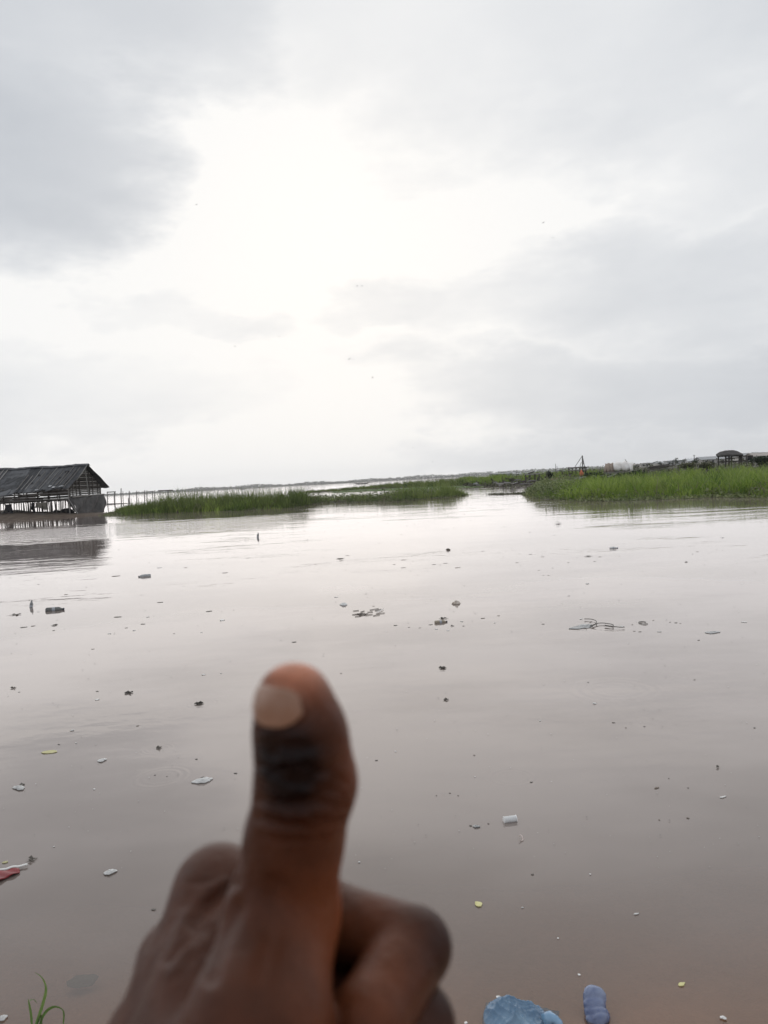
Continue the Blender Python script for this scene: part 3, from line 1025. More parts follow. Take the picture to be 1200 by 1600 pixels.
for (x, y) in [(454, 771), (457, 772), (461, 771.5), (473, 769.5), (478, 769), (484, 768.5)]:
    c = at(x, y)
    b = MB()
    for _ in range(2):
        q = Vector((random.uniform(-1.0, 1.0), random.uniform(-.3, .3), random.uniform(0.5, 1.25)))
        b.tube([Vector((0, 0, -0.3)), q * 0.5 + Vector((random.uniform(-.2, .2), 0, 0)), q], [.05, .04, .02], 5)
    o = b.build('dead_branch', w_dark)
    o.location = c
    tag(o, 'dead forked branch sticking out of the water behind the island', 'branch', 'dead branches behind the island')

# ------------------------------------------------------------------ right side: platform, tarp shelter, shed, driftwood
def ground_z(x, y):
    """height of the land under a point of the right side"""
    best = 0.0
    for md in (right, midland):
        for _ in range(1):
            uu, vv = np.meshgrid(np.linspace(0.02, 0.98, 60), np.linspace(0.02, 0.98, 40), indexing='ij')
            gx_, gy_ = md.xy(uu, vv)
            k_ = np.argmin((gx_ - x) ** 2 + (gy_ - y) ** 2)
            if (gx_.flat[k_] - x) ** 2 + (gy_.flat[k_] - y) ** 2 < 16:
                best = max(best, float(md.z(uu, vv).flat[k_]))
    return best


def base_at(px, Y):
    p = pt(px, 740, Y)
    return Vector((p.x, p.y, ground_z(p.x, p.y)))


# A-frame rig on a platform
D = 104.0
base = base_at(905, D)
rig = thing('pile_rig', base, 'dark timber A-frame rig on a low platform in the marsh', 'rig')


def rp(px, py, dy=0.0):
    return pt(px, py, D + dy) - base


for (x0, y0, x1, y1, dy, r) in [(916, 741, 910.6, 716, -0.4, .055)]:
    one('leg', w_dark, rig, lambda b: b.tube([rp(x0, y0 + 3, dy), rp(x1, y1, 0)], r, 6))
one('mast', w_dark, rig, lambda b: b.tube([rp(910.4, 744), rp(910, 711.8)], .07, 6))
one('stay', w_dark, rig, lambda b: b.tube([rp(909.6, 712.6), rp(898, 730)], .035, 5))
one('stay', w_dark, rig, lambda b: b.tube([rp(908.5, 722), rp(905.5, 730)], .03, 5))
for y_ in (718.6, 724.5):
    one('rung', w_dark, rig, lambda b: b.tube([rp(909.6, y_, -.3), rp(911 + (y_ - 716) * .22, y_, -.3)], .035, 5))
for dy in (-0.8, 0.0, 0.8):
    one('deck_beam', w_dark, rig, lambda b: b.beam(rp(888, 731.2, dy), rp(916.5, 730.2, dy), .14, .55))
for x in (889, 894, 900, 906, 911, 915.5):
    for dy in (-0.8, 0.9):
        one('pile', w_dark, rig, lambda b: b.tube([rp(x, 746, dy), rp(x, 730.5, dy)], .07, 5))
one('lower_rail', w_grey, rig, lambda b: b.tube([rp(886, 735.5, -.9), rp(917, 734.2, -.9)], .06, 5))

# white tarp shelter on a wooden frame
D = 84.0
base = base_at(967, D)
shel = thing('tarp_shelter', base, 'low shelter under a crumpled white and beige tarpaulin on poles', 'shelter')


def rp2(px, py, dy=0.0):
    return pt(px, py, D + dy) - base


def drape(x0, x1, yt, yb2, seed, dyr):
    def fn(u, v):
        out = np.zeros(u.shape + (3,))
        for idx in np.ndindex(u.shape):
            uu, vv = u[idx], v[idx]
            a2 = (vv - 0.5) * math.pi * 0.95
            top = yt(uu)
            zz = top + (yb2 - top) * (1 - math.cos(a2)) ** 1.2
            dy = math.sin(a2) * 1.1 + dyr
            p = rp2(x0 + (x1 - x0) * uu, zz, dy)
            nn = 0.07 * math.sin(uu * 17 + seed + vv * 5) + 0.05 * math.sin(uu * 31 + vv * 13 + seed * 2)
            out[idx] = (p.x + nn, p.y + nn, p.z + nn * 0.7)
        return out
    return fn


m_white_tarp = mat('white_tarpaulin', (0.90, 0.88, 0.86), (0.70, 0.66, 0.62), 0.6, 1.5, 0.5, 5)
m_beige_tarp = mat('beige_tarpaulin', (0.42, 0.33, 0.27), (0.30, 0.24, 0.20), 0.75, 1.5, 0.5, 5)
ob = link('white_cover', grid_mesh('white_cover', drape(958, 989, lambda u: 722.6 - 1.2 * math.sin(u * 2.6) + 6 * max(u - .75, 0), 736, 1, 0), 26, 14), m_white_tarp, shel, True)
ob.modifiers.new('thickness', 'SOLIDIFY').thickness = 0.02
ob = link('beige_cover', grid_mesh('beige_cover', drape(945, 960, lambda u: 724.6 - 0.8 * math.sin(u * 3), 739, 5, 0.1), 16, 12), m_beige_tarp, shel, True)
ob.modifiers.new('thickness', 'SOLIDIFY').thickness = 0.02
for (x0, x1, y0, y1, dy) in [(943, 995, 739.5, 735.5, -1.1), (946, 993, 741.2, 737.0, -1.2), (944, 992, 738.0, 734.5, 1.1)]:
    one('floor_pole', w_grey, shel, lambda b: b.tube([rp2(x0, y0, dy), rp2(x1, y1, dy)], .07, 6))
for x in (945, 953, 962, 971, 980, 989):
    for dy in (-1.1, 1.1):
        j1 = random.uniform(-2, 2)
        one('post', w_grey, shel, lambda b: b.tube([rp2(x + j1, 750, dy), rp2(x, 737, dy)], .06, 5))
one('brace', w_grey, shel, lambda b: b.tube([rp2(950, 740, -1.25), rp2(957, 748, -1.25)], .06, 5))
one('brace', w_grey, shel, lambda b: b.tube([rp2(972, 739, -1.25), rp2(967, 748, -1.25)], .06, 5))
one('pole', w_pale, shel, lambda b: b.tube([rp2(990, 736, -.4), rp2(976.5, 717.5, -.4)], [.06, .03], 5))

# thatched open shed
D = 80.0
base = base_at(1145, D)
shed = thing('thatched_shed', base, 'open shed with dark rounded thatch roof on posts', 'shed')


def rp3(px, py, dy=0.0):
    return pt(px, py, D + dy) - base


m_thatch = mat('dark_thatch', (0.075, 0.070, 0.068), (0.13, 0.122, 0.118), 0.95, 3, 0.8, 14, 0.2)


def thatch(u, v):
    out = np.zeros(u.shape + (3,))
    r = random.Random(4)
    for idx in np.ndindex(u.shape):
        uu, vv = u[idx], v[idx]
        top = 711.0 - 6.0 * math.sin(min(uu * 1.05, 1) * math.pi) ** 0.8
        eave = 713.5 - 1.0 * uu
        k_ = abs(vv - 0.5) * 2
        yy = top + (eave - top) * k_ ** 1.3 + r.uniform(-.5, .5) + .7 * math.sin(uu * 13 + vv * 4) * (k_ * .6 + .25) + 1.2 * max(.35 - uu, 0)
        p = rp3(1120 + 41 * uu, yy, (vv - 0.5) * 3.4 + r.uniform(-.05, .05))
        out[idx] = p
    return out


ob = link('thatch_roof', grid_mesh('thatch_roof', thatch, 24, 14), m_thatch, shed, False)
ob.modifiers.new('thickness', 'SOLIDIFY').thickness = -0.14
for x in (1122.5, 1134, 1139, 1143, 1155, 1158.5):
    for dy in (-1.3, 1.3):
        one('post', w_dark, shed, lambda b: b.tube([rp3(x, 737, dy), rp3(x, 711, dy)], .07, 6))
one('rail', w_dark, shed, lambda b: b.beam(rp3(1121, 722, -1.3), rp3(1176, 719.6, -1.3), .14, .1))
one('rail', w_dark, shed, lambda b: b.beam(rp3(1155, 712.8, -1.3), rp3(1176, 712.0, -1.3), .10, .1))
one('rail', w_dark, shed, lambda b: b.beam(rp3(1134, 716.5, 1.3), rp3(1160, 715, 1.3), .10, .1))
for x in (1166, 1175):
    one('post', w_dark, shed, lambda b: b.tube([rp3(x, 737, -1.2), rp3(x, 711.6, -1.2)], .06, 6))
one('wall_panel', m_cloth_d, shed, lambda b: b.box(rp3(1172.3, 717.0, -1.0), (0.46, 0.35, 0.60)))
one('wall_panel', m_thatch, shed, lambda b: b.box(rp3(1157, 716.5, 0.5), (0.25, 0.3, 0.75)))

# stacked dark planks
D = 66.0
for k in range(9):
    x0, x1 = 1012 + random.uniform(-2, 8), 1046 + random.uniform(-4, 11)
    y0, y1 = 735.5 - k * 0.75 + random.uniform(-.5, .5), 729.5 - k * 0.45 + random.uniform(-.5, .5)
    a_, b_ = pt(x0, y0, D + random.uniform(-.8, .8)), pt(x1, y1, D + random.uniform(-.6, .6))
    b = MB()
    b.beam(Vector((0, 0, 0)), b_ - a_, 0.07, 0.22)
    o = b.build('stacked_plank', random.choice([w_dark, w_dark, w_grey]))
    o.location = a_
    tag(o, 'dark weathered plank in the slanting heap between shelter and shed', 'plank', 'planks heaped between the tarp shelter and the shed')


# driftwood logs
def log(px0, py0, px1, py1, Y, r, m_, label, group, name='driftwood_log'):
    a_, b_ = pt(px0, py0, Y), pt(px1, py1, Y + random.uniform(-1, 1))
    b = MB()
    mid_ = (b_ - a_) * 0.5 + Vector((0, 0, random.uniform(-.08, .12)))
    b.tube([Vector((0, 0, 0)), mid_, b_ - a_], [r, r * .9, r * .6], 6)
    o = b.build(name, m_)
    o.location = a_
    tag(o, label, 'log', group)


for k in range(34):
    x = random.uniform(768, 900)
    y = np.interp(x, [768, 900], [757.5, 753]) + random.uniform(-4, 1.5)
    ln = random.uniform(5, 16)
    log(x, y, x + ln, y - random.uniform(-1.5, 3.5), random.uniform(95, 108), random.uniform(.06, .15), random.choice([w_grey, w_dark, w_grey, w_pale]),
        'weathered driftwood log heaped along the marsh edge below the timber rig', 'driftwood logs along the marsh edge')
for k in range(26):
    x = random.uniform(880, 1010)
    y = np.interp(x, [880, 1010], [750, 742]) + random.uniform(-3.5, 3)
    ln = random.uniform(5, 14)
    log(x, y, x + ln, y - random.uniform(-3, 5), random.uniform(64, 74), random.uniform(.03, .09), random.choice([w_grey, w_dark, w_dark, w_pale]),
        'tangled dry branch in the scrub in front of the tarp shelter', 'tangled branches in front of the tarp shelter', 'dry_branch')
for k in range(16):
    x = random.uniform(1060, 1195)
    y = np.interp(x, [1060, 1195], [735, 728]) + random.uniform(-2.5, 4)
    log(x, y, x + random.uniform(-3, 9), y - random.uniform(0, 6), random.uniform(54, 66), random.uniform(.02, .05), random.choice([w_grey, w_pale]),
        'pale dead branch in the scrub below the thatched shed', 'pale branches below the thatched shed', 'dry_branch')
# low rack, stakes, mound of earth, orange cloth, grey canopy
D = 100.0
base = base_at(831, D)
rack = thing('drying_rack', base, 'low rack with pale plank top on thin legs among driftwood', 'rack')
for k, (y0, y1) in enumerate(((741.3, 740.0), (741.0, 739.6), (742.2, 740.8))):
    one('top_plank', w_pale, rack, lambda b: b.beam(pt(820, y0, D + k * .5) - base, pt(843, y1, D + k * .5) - base, .07, .35))
for x in (821, 828, 836, 842.5):
    one('leg', w_dark, rack, lambda b: b.tube([pt(x, 755, D) - base, pt(x, 740.8, D) - base], .07, 5))
one('brace', w_dark, rack, lambda b: b.tube([pt(821, 751, D) - base, pt(829, 742, D) - base], .05, 5))
one('branch', w_dark, rack, lambda b: b.tube([pt(825, 740, D) - base, pt(835, 737, D) - base], .08, 5))
for (x, y0, y1, D_) in [(785, 758, 744, 100), (786.5, 757, 748, 100), (867.5, 740, 724.5, 118), (807.5, 745, 735, 120), (870, 745, 728, 112), (881, 744, 731, 112)]:
    a_, b_ = pt(x, y0, D_), pt(x + random.uniform(-1.5, 1), y1, D_)
    b = MB()
    b.tube([Vector((0, 0, -0.6)), b_ - a_], [.05, .03], 5)
    o = b.build('stake', w_dark)
    o.location = a_
    tag(o, 'thin dark stake upright in the marsh left of the timber rig', 'stake', 'stakes in the marsh')
D = 108.0
base = base_at(868, D)
can = thing('grey_canopy', base, 'low grey sheet canopy behind the dark bush', 'canopy')
ob = link('sheet', grid_mesh('canopy_sheet', lambda u, v: np.stack([(u - .5) * 2.4 , (v - .5) * 1.6, 1.05 + 0.25 * np.sin(u * 2.6) + 0.05 * np.sin(u * 19 + v * 6)], -1), 16, 8), mat('grey_sheet', (0.22, 0.23, 0.24), None, .7), can, True)
ob.modifiers.new('thickness', 'SOLIDIFY').thickness = 0.02
for x in (-1.1, 1.1):
    for y in (-.7, .7):
        one('post', w_dark, can, lambda b: b.tube([(x, y, -.3), (x, y, 1.15)], .04, 5))
# orange cloth over a stake
D = 86.0
base = base_at(908.5, D)
ora = thing('orange_cloth', base, 'bright orange cloth draped over a stake below the timber rig', 'cloth')
p_ = pt(908.5, 736, D) - base
one('stake', w_dark, ora, lambda b: b.tube([(0, 0, -.2), (0, 0, p_.z)], .04, 5))
me = lump_mesh('cloth', 0.19, 0.14, 0.30, 77, 3, 0.22)
ob = link('cloth', me, mat('orange_fabric', (0.62, 0.20, 0.10), (0.50, 0.15, 0.08), .8), ora, True)
ob.location = (0, 0, p_.z - 0.25)


def bush(px, py, Y, w, hgt, n, label, m_=g_scrub, size=0.16, name='bush', group=None):
    c = pt(px, py, Y)
    root = thing(name, c, label, 'bush', group)
    for k in range(5):
        a_ = random.uniform(0, 6.28)
        one('stem', w_dark, root, lambda b: b.tube([(0, 0, -.3), (math.cos(a_) * w * .25, math.sin(a_) * w * .25, hgt * .5), (math.cos(a_) * w * .4, math.sin(a_) * w * .4, hgt * .8)], [.04, .03, .012], 5))
    d = rng.normal(0, 1, (n, 3))
    d /= np.linalg.norm(d, axis=1)[:, None]
    lob = rng.integers(0, 7, n)
    lc = rng.normal(0, 0.45, (7, 3))
    Pn = (lc[lob] + d * rng.uniform(0.2, 0.6, n)[:, None]) * np.array([w * .5, w * .5, hgt * .42]) + np.array([0, 0, hgt * .55])
    link('foliage', leaf_mesh('foliage', Pn, size * rng.uniform(.6, 1.4, n), rng.uniform(-1, 1.5, n), rng.uniform(0, 1, n)), m_, root)


g_bush = green('bush_green', (0.020, 0.038, 0.022), (0.06, 0.085, 0.045))
bush(857, 752, 98, 0.9, 1.5, 500, 'dark upright bush beside the low drying rack', g_bush)
bush(800, 753, 99, 0.9, 0.6, 260, 'small grey bush at the water edge left of the rack')
bush(930, 748, 72, 2.2, 0.5, 700, 'dark bush in front of the tarp shelter poles', g_bush)
bush(985, 747, 66, 2.6, 0.5, 800, 'dark spreading bush below the white tarpaulin', g_bush)
bush(1190, 729, 66, 2.0, 0.8, 800, 'dark bush to the right of the thatched shed', g_bush)
bush(1075, 733, 70, 2.0, 0.5, 600, 'olive bush between the plank heap and the shed')
bush(1105, 732, 64, 1.6, 0.5, 500, 'low olive bush just left of the thatched shed')
bush(1085, 727, 120, 1.2, 0.9, 400, 'dark round bush against the pale town roofs', g_bush)
# reddish earth heap and pale lumps
o = link('earth_heap', lump_mesh('earth_heap', 2.2, 1.2, 0.45, 5, 3, 0.2, 0.5), mat('red_earth', (0.24, 0.15, 0.11), (0.17, 0.11, 0.085), .95), None, True)
o.location = base_at(878, 92) + Vector((0, 0, 0.1))
tag(o, 'heap of reddish earth below the orange cloth', 'earth')
for (x, y, sx, sz, lab) in [(744, 758.5, .42, .36, 'pale rounded sack at the point of the marsh'), (757, 759, 1.0, .22, 'grey flat heap next to the pale sack')]:
    o = link('sack' if sx < .5 else 'rubbish_heap', lump_mesh('sack', sx, sx * .7, sz, int(x), 2, 0.25, 0.5), m_scrap if sx < .5 else w_grey, None, True)
    o.location = pt(x, y - 1, 116)
    tag(o, lab, 'sack' if sx < .5 else 'rubbish')


# white bird at the edge
def standing_bird(px, py, Y, label):
    c = pt(px, py, Y)
    root = thing('white_bird', c, label, 'bird')
    mw = mat('white_feathers', (0.75, 0.75, 0.73), (0.65, 0.65, 0.63), .8)
    b = MB()
    b.tube([(-0.22, 0, .36), (-0.1, 0, .43), (.05, 0, .47), (.14, 0, .56), (.15, 0, .70), (.20, 0, .78), (.25, 0, .78)], [.015, .07, .075, .04, .025, .035, .02], 8)
    b.build('body', mw, root, True)
    one('beak', mat('beak_yellow', (.6, .4, .08), None, .5), root, lambda b: b.tube([(.25, 0, .78), (.36, 0, .76)], [.014, .004], 5))
    for y_ in (-.03, .03):
        one('leg', w_dark, root, lambda b: b.tube([(0, y_, .4), (.02, y_, 0.2), (0, y_, -0.02)], .008, 5))


standing_bird(794.5, 759.5, 110, 'small white wading bird at the water edge below the driftwood')

# ------------------------------------------------------------------ town beyond the marsh
def town_fn(u, v):
    x = 60 + 330 * u + 60 * v
    y = 275 + 330 * v
    z = -0.5 + np.clip(v * 8, 0, 1) * np.clip(u * 8, 0, 1) * (1.6 + 1.0 * v + 0.1 * vnoise(u * 9, v * 9, 61, 3))
    return np.stack([x, y, z], -1)


structure(link('town_ground', grid_mesh('town_ground', town_fn, 30, 20), m_soil, smooth=True))
m_wall = [mat('pale_wall_%d' % k, c, tuple(q * .8 for q in c), .9, 1.2) for k, c in enumerate([(0.60, 0.57, 0.53), (0.50, 0.50, 0.50), (0.62, 0.58, 0.50), (0.44, 0.43, 0.42)])]
m_iron = [mat('iron_roof_%d' % k, c, tuple(q * .75 for q in c), .6, .8) for k, c in enumerate([(0.50, 0.52, 0.54), (0.40, 0.41, 0.42), (0.38, 0.34, 0.31), (0.58, 0.59, 0.60)])]
m_open = mat('dark_opening', (0.02, 0.02, 0.022), None, .5)


def house(px, ytop, Y, wd, hg, dp, kind, label):
    c = pt(px, ytop, Y)
    top = c.z
    zb = 1.0
    hh = top - zb
    root = thing('house', (c.x, c.y, zb), label, 'house', 'town houses beyond the marsh', random.uniform(-.5, .5))
    wh = hh * (0.66 if kind != 2 else 1.0)
    wi, ri = random.randrange(4), random.randrange(4)
    mw, mr = m_wall[wi], m_iron[ri]
    root['label'] = 'far town house with %s walls and %s metal roof' % (('cream', 'grey', 'sandy', 'drab')[wi], ('silver', 'grey', 'rusty', 'white')[ri])
    wall_ = one('wall', mw, root, lambda b: b.box((0, 0, wh / 2), (wd, dp, wh)))
    b = MB()
    if kind == 2:
        b.box((0, 0, wh + 0.07), (wd + .3, dp + .3, .14))
    else:
        o_ = .4
        x_, y_ = wd / 2 + o_, dp / 2 + o_
        th = .08
        vs = [(-x_, -y_, wh - .1), (x_, -y_, wh - .1), (x_, 0, hh), (-x_, 0, hh), (-x_, y_, wh - .1), (x_, y_, wh - .1)]
        vs += [(a_, q_, z_ - th) for a_, q_, z_ in vs]
        b.add(vs, [(0, 1, 2, 3), (3, 2, 5, 4), (7, 6, 9, 8), (8, 9, 10, 11), (0, 6, 7, 1), (4, 5, 11, 10), (0, 3, 9, 6), (3, 4, 10, 9), (1, 7, 8, 2), (2, 8, 11, 5)])
        b.add([(-wd / 2, 0, wh - .02), (-wd / 2 + .05, -dp / 2, wh - .02), (-wd / 2, dp / 2, wh - .02), (-wd / 2, 0, hh - .2)], [(1, 2, 3)])
        b.add([(wd / 2, -dp / 2, wh - .02), (wd / 2, dp / 2, wh - .02), (wd / 2, 0, hh - .2)], [(0, 1, 2)])
    b.build('roof', mr, root)
    one('door', m_open, wall_, lambda b: b.box((-wd * .1, -dp / 2 - .02, 1.0), (.9, .06, 2.0)))
    for s in (-.34, .24):
        one('window', m_open, wall_, lambda b: b.box((wd * s, -dp / 2 - .02, wh * .6), (.9, .06, .8)))


TL = 'low town house with metal roof seen beyond the marsh'
for (x, yt, Y, wd, dp, kind) in [(986, 726.5, 470, 9, 6, 1), (999, 724.5, 450, 10, 7, 1), (1012, 724.0, 430, 8, 6, 2), (1024, 722.0, 440, 10, 7, 1), (1038, 720.5, 420, 11, 7, 1),
                                 (1050, 720.0, 400, 7, 6, 2), (1063, 718.8, 430, 10, 7, 1), (1078, 718.5, 410, 9, 6, 1), (1094, 715.5, 360, 12, 8, 1), (1112, 713.0, 350, 13, 8, 1), (1127, 713.0, 380, 10, 8, 1),
                                 (1150, 710.5, 350, 10, 8, 1), (1172, 707.5, 330, 13, 9, 1), (1192, 707.0, 320, 12, 8, 1), (1210, 705.5, 330, 12, 8, 1), (1232, 705, 330, 12, 8, 1)]:
    house(x, yt, Y, wd, 0, dp, kind, TL)
for (x, yt, Y, wd, dp, lab) in [(786, 738.6, 520, 16, 8, 'long grey building alone on the far side of the channel'), (817, 738.5, 480, 12, 8, 'low grey building behind the marsh grass left of the rig')]:
    p_ = pt(x, yt, Y)
    root = thing('house', (p_.x, p_.y, 0.3), lab, 'building')
    hh = p_.z - .3
    one('wall', m_wall[1], root, lambda b: b.box((0, 0, hh * .35), (wd, dp, hh * .7)))
    one('roof', m_iron[1], root, lambda b: b.add([(-wd / 2 - .4, -dp / 2 - .4, hh * .68), (wd / 2 + .4, -dp / 2 - .4, hh * .68), (wd / 2 + .4, dp / 2 + .4, hh * .68), (-wd / 2 - .4, dp / 2 + .4, hh * .68), (-wd / 2, 0, hh), (wd / 2, 0, hh)],
                                                 [(0, 1, 5, 4), (2, 3, 4, 5), (0, 4, 3), (1, 2, 5), (0, 3, 2, 1)]))
    for s in (-.3, 0, .3):
        one('window', m_open, root, lambda b: b.box((wd * s, -dp / 2 - .02, hh * .4), (1.2, .06, .9)))
g1 = [(778, 742, 505), (800, 741, 500), (640, 748.5, 700), (652, 748, 700)]
p_ = pt(786, 742, 540)
structure(link('house_ground', grid_mesh('house_ground', lambda u, v: np.stack([p_.x - 60 + 140 * u, 440 + 180 * v, -0.4 + 0.75 * np.clip(np.sin(u * math.pi) * 3, 0, 1) * np.clip(np.sin(v * math.pi) * 3, 0, 1)], -1), 20, 20), m_soil, smooth=True))


def tree(px, ytop, Y, w, label, group, zb=0.4):
    c = pt(px, ytop, Y)
    hg = c.z - zb
    root = thing('tree', (c.x, c.y, zb), label, 'tree', group)
    one('trunk', w_dark, root, lambda b: [b.tube([(0, 0, -.3), (.05 * w, 0, hg * .4), (0, 0, hg * .75)], [.05 * hg, .035 * hg, .012 * hg], 7),
                                          b.tube([(.03 * w, 0, hg * .35), (w * .25, 0, hg * .7)], [.025 * hg, .008 * hg], 5),
                                          b.tube([(.03 * w, 0, hg * .4), (-w * .25, .1, hg * .72)], [.025 * hg, .008 * hg], 5)])
    n = 420
    lob = rng.integers(0, 9, n)
    lc = rng.normal(0, 0.5, (9, 3))
    d = rng.normal(0, 1, (n, 3))
    d /= np.linalg.norm(d, axis=1)[:, None]
    Pn = (lc[lob] + d * rng.uniform(.15, .55, n)[:, None]) * np.array([w * .42, w * .42, hg * .24]) + np.array([0, 0, hg * .66])
    link('crown', leaf_mesh('crown', Pn, .085 * hg * rng.uniform(.6, 1.5, n), rng.uniform(-1, 1.5, n), rng.uniform(0, 1, n)), g_far, root)


for (x, yt, Y, w) in [(993, 724.5, 440, 4), (1031, 720.5, 410, 4), (1055, 716.5, 390, 4.5), (1070, 716.0, 400, 4), (1101, 714, 370, 4), (1137, 711, 360, 4), (1163, 709, 330, 5), (1183, 706, 340, 5), (1204, 706, 330, 5)]:
    tree(x, yt, Y, w, 'small dark tree standing between the town houses', 'trees between the town houses', 1.0)
for (x, yt, Y, w) in [(770, 740, 500, 5), (776, 738.8, 520, 5), (799, 739.5, 500, 5), (806, 739, 490, 4)]:
    tree(x, yt, Y, w, 'small tree beside the lone grey building over the channel', 'trees beside the lone grey building')
a_ = pt(1085, 725, 300)
b = MB()
b.tube([(0, 0, -2), (0, 0, 3.6)], [.18, .12], 6)
b.box((0, 0, 3.2), (1.0, .1, .12))
o = b.build('utility_pole', w_dark)
o.location = a_
tag(o, 'utility pole with crossarm above the town roofs', 'pole')


# ------------------------------------------------------------------ boats far out
def canoe(px, py, Y, L, label, mast=False, riders=0):
    c = at(px, py)
    k_ = Y / c.y
    root = thing('canoe', (c.x * k_, Y, 0), label, 'boat', 'boats far out')
    root.rotation_euler = (0, 0, random.uniform(-.15, .15))

    def hull(u, v):
        x = (u - .5) * L
        e = 1 - np.abs(2 * u - 1) ** 2.2
        hw = 0.62 * e + .03
        a2 = (v - .5) * math.pi
        return np.stack([x, np.sin(a2) * hw, .55 + .55 * np.abs(2 * u - 1) ** 3 - np.cos(a2) * (.75 * np.maximum(e, .2))], -1)
    ob = link('hull', grid_mesh('hull', hull, 24, 9), w_dark, root, True)
    ob.modifiers.new('thickness', 'SOLIDIFY').thickness = .05
    for s in (-.3, 0, .3):
        one('thwart', w_dark, root, lambda b: b.box((s * L, 0, .42), (.25, 1.0, .05)))
    if mast:
        one('mast', w_dark, root, lambda b: b.tube([(0, 0, 0), (.2, 0, 5.5)], [.10, .06], 6))
        one('cabin', m_iron[1], root, lambda b: b.box((-.5, 0, 1.0), (L * .35, .9, .9)))
    return root


def seated_person(root_boat, x, col, hgt, label):
    """seated figure grown as one skin: legs folded, arms on the knees"""
    me = bpy.data.meshes.new('person')
    V = [(0, 0, .05), (0, 0, .30), (.02, 0, .52), (.03, 0, .60), (.05, 0, .72), (.02, .18, .50), (.18, .22, .28), (.36, .16, .22), (.02, -.18, .50), (.18, -.22, .28), (.36, -.16, .22),
         (.05, .10, .05), (.42, .14, .18), (.46, .12, -.16), (.05, -.10, .05), (.42, -.14, .18), (.46, -.12, -.16)]
    E = [(0, 1), (1, 2), (2, 3), (3, 4), (2, 5), (5, 6), (6, 7), (2, 8), (8, 9), (9, 10), (0, 11), (11, 12), (12, 13), (0, 14), (14, 15), (15, 16)]
    rr = [.15, .14, .15, .055, .10, .07, .05, .04, .07, .05, .04, .10, .07, .05, .10, .07, .05]
    me.from_pydata(V, E, [])
    o = link('person', me, mat('shirt_' + label.split()[0], col, None, .9))
    md = o.modifiers.new('skin', 'SKIN')
    for k_, r_ in enumerate(rr):
        me.skin_vertices[0].data[k_].radius = (r_, r_)
    me.skin_vertices[0].data[0].use_root = True
    o.modifiers.new('sub', 'SUBSURF').levels = 1
    o.location = root_boat.location + Vector((x, 0, .45))
    o.rotation_euler = (0, 0, 0.2)
    tag(o, label, 'person', 'people in the far canoe')


cb = canoe(566, 757.0, 520, 11.5, 'long dark canoe carrying people far out on the water')
for x, c_, lab in [(-4.2, (.05, .05, .06), 'dark clothed person seated at the stern of the far canoe'), (-2.2, (.08, .05, .05), 'maroon clothed person seated behind the middle of the far canoe'),
                   (-.2, (.10, .10, .11), 'grey clothed person seated at the middle of the far canoe'), (1.9, (.04, .06, .09), 'navy clothed person seated ahead of the middle of the far canoe'),
                   (3.6, (.12, .09, .07), 'brown clothed person seated at the bow of the far canoe')]:
    seated_person(cb, x, c_, 1, lab)
canoe(379, 764.0, 900, 9.0, 'small boat with a thin mast near the far shore', True)

# ------------------------------------------------------------------ birds in the sky
m_bird = mat('dark_feathers', (0.03, 0.03, 0.03), (0.05, 0.05, 0.05), .9)


def bird_mesh():
    b = MB()
    b.tube([(-.20, 0, 0), (-.08, 0, 0), (.06, 0, .01), (.14, 0, .02), (.19, 0, .015)], [.006, .035, .042, .026, .006], 7)
    for s in (-1, 1):
        b.add([(.07, .03 * s, .02), (-.06, .03 * s, .02), (-.04, .2 * s, .10), (.08, .2 * s, .11), (-.10, .44 * s, .05), (.0, .42 * s, .065),
               (.07, .03 * s, .01), (-.06, .03 * s, .01), (-.04, .2 * s, .09), (.08, .2 * s, .10)],
              [(0, 1, 2, 3), (3, 2, 4, 5), (6, 9, 8, 7), (9, 5, 4, 8)])
    b.add([(-.18, .02, .0), (-.18, -.02, 0), (-.29, -.05, 0), (-.29, .05, 0)], [(0, 1, 2, 3)])
    return b


proto = None
for k, (x, y) in enumerate([(307, 320), (849, 348), (864, 372), (558, 447), (566, 447), (436, 526), (367, 541), (546, 561), (551, 562), (582, 590), (136, 692), (676, 722), (645, 700), (660, 745)]):
    if proto is None:
        proto = bird_mesh().build('bird', m_bird)
        o = proto
    else:
        o = proto.copy()
        COL.objects.link(o)
    o.location = pt(x, y, 170 if y < 640 else 240)
    o.scale = (.85,) * 3
    o.rotation_euler = (random.uniform(-.4, .4), random.uniform(-.2, .2), random.uniform(0, 6.28))
    tag(o, 'small dark bird flying below the grey clouds', 'bird', 'birds flying in the sky')


# ------------------------------------------------------------------ floating rubbish
def mpp(px, py):
    """metres per photograph pixel on the water there"""
    c = at(px, py)
    return (at(px + 1, py) - c).length


f_dark = mat('sodden_leaf', (0.065, 0.057, 0.050), (0.12, 0.105, 0.088), .6, 8, .4, 20, .4)
f_brown = mat('sodden_wood', (0.10, 0.075, 0.055), (0.16, 0.125, 0.095), .7, 8, .4, 20, .4)
f_white = mat('white_plastic', (0.78, 0.77, 0.75), (0.62, 0.61, 0.59), .45, 10, .3, 20, .5)
f_twig = mat('grey_twig', (0.13, 0.115, 0.10), (0.22, 0.20, 0.175), .8, 8)
f_yellow = mat('yellow_wrapper', (0.62, 0.58, 0.26), (0.50, 0.46, 0.20), .5, 10, .3, 20, .5)
f_clear = mat('clear_bottle', (0.42, 0.44, 0.45), (0.30, 0.32, 0.33), .15, 10, .2, 20, .6, alpha=.72)
f_cap = mat('dark_cap', (0.05, 0.06, 0.09), None, .4)


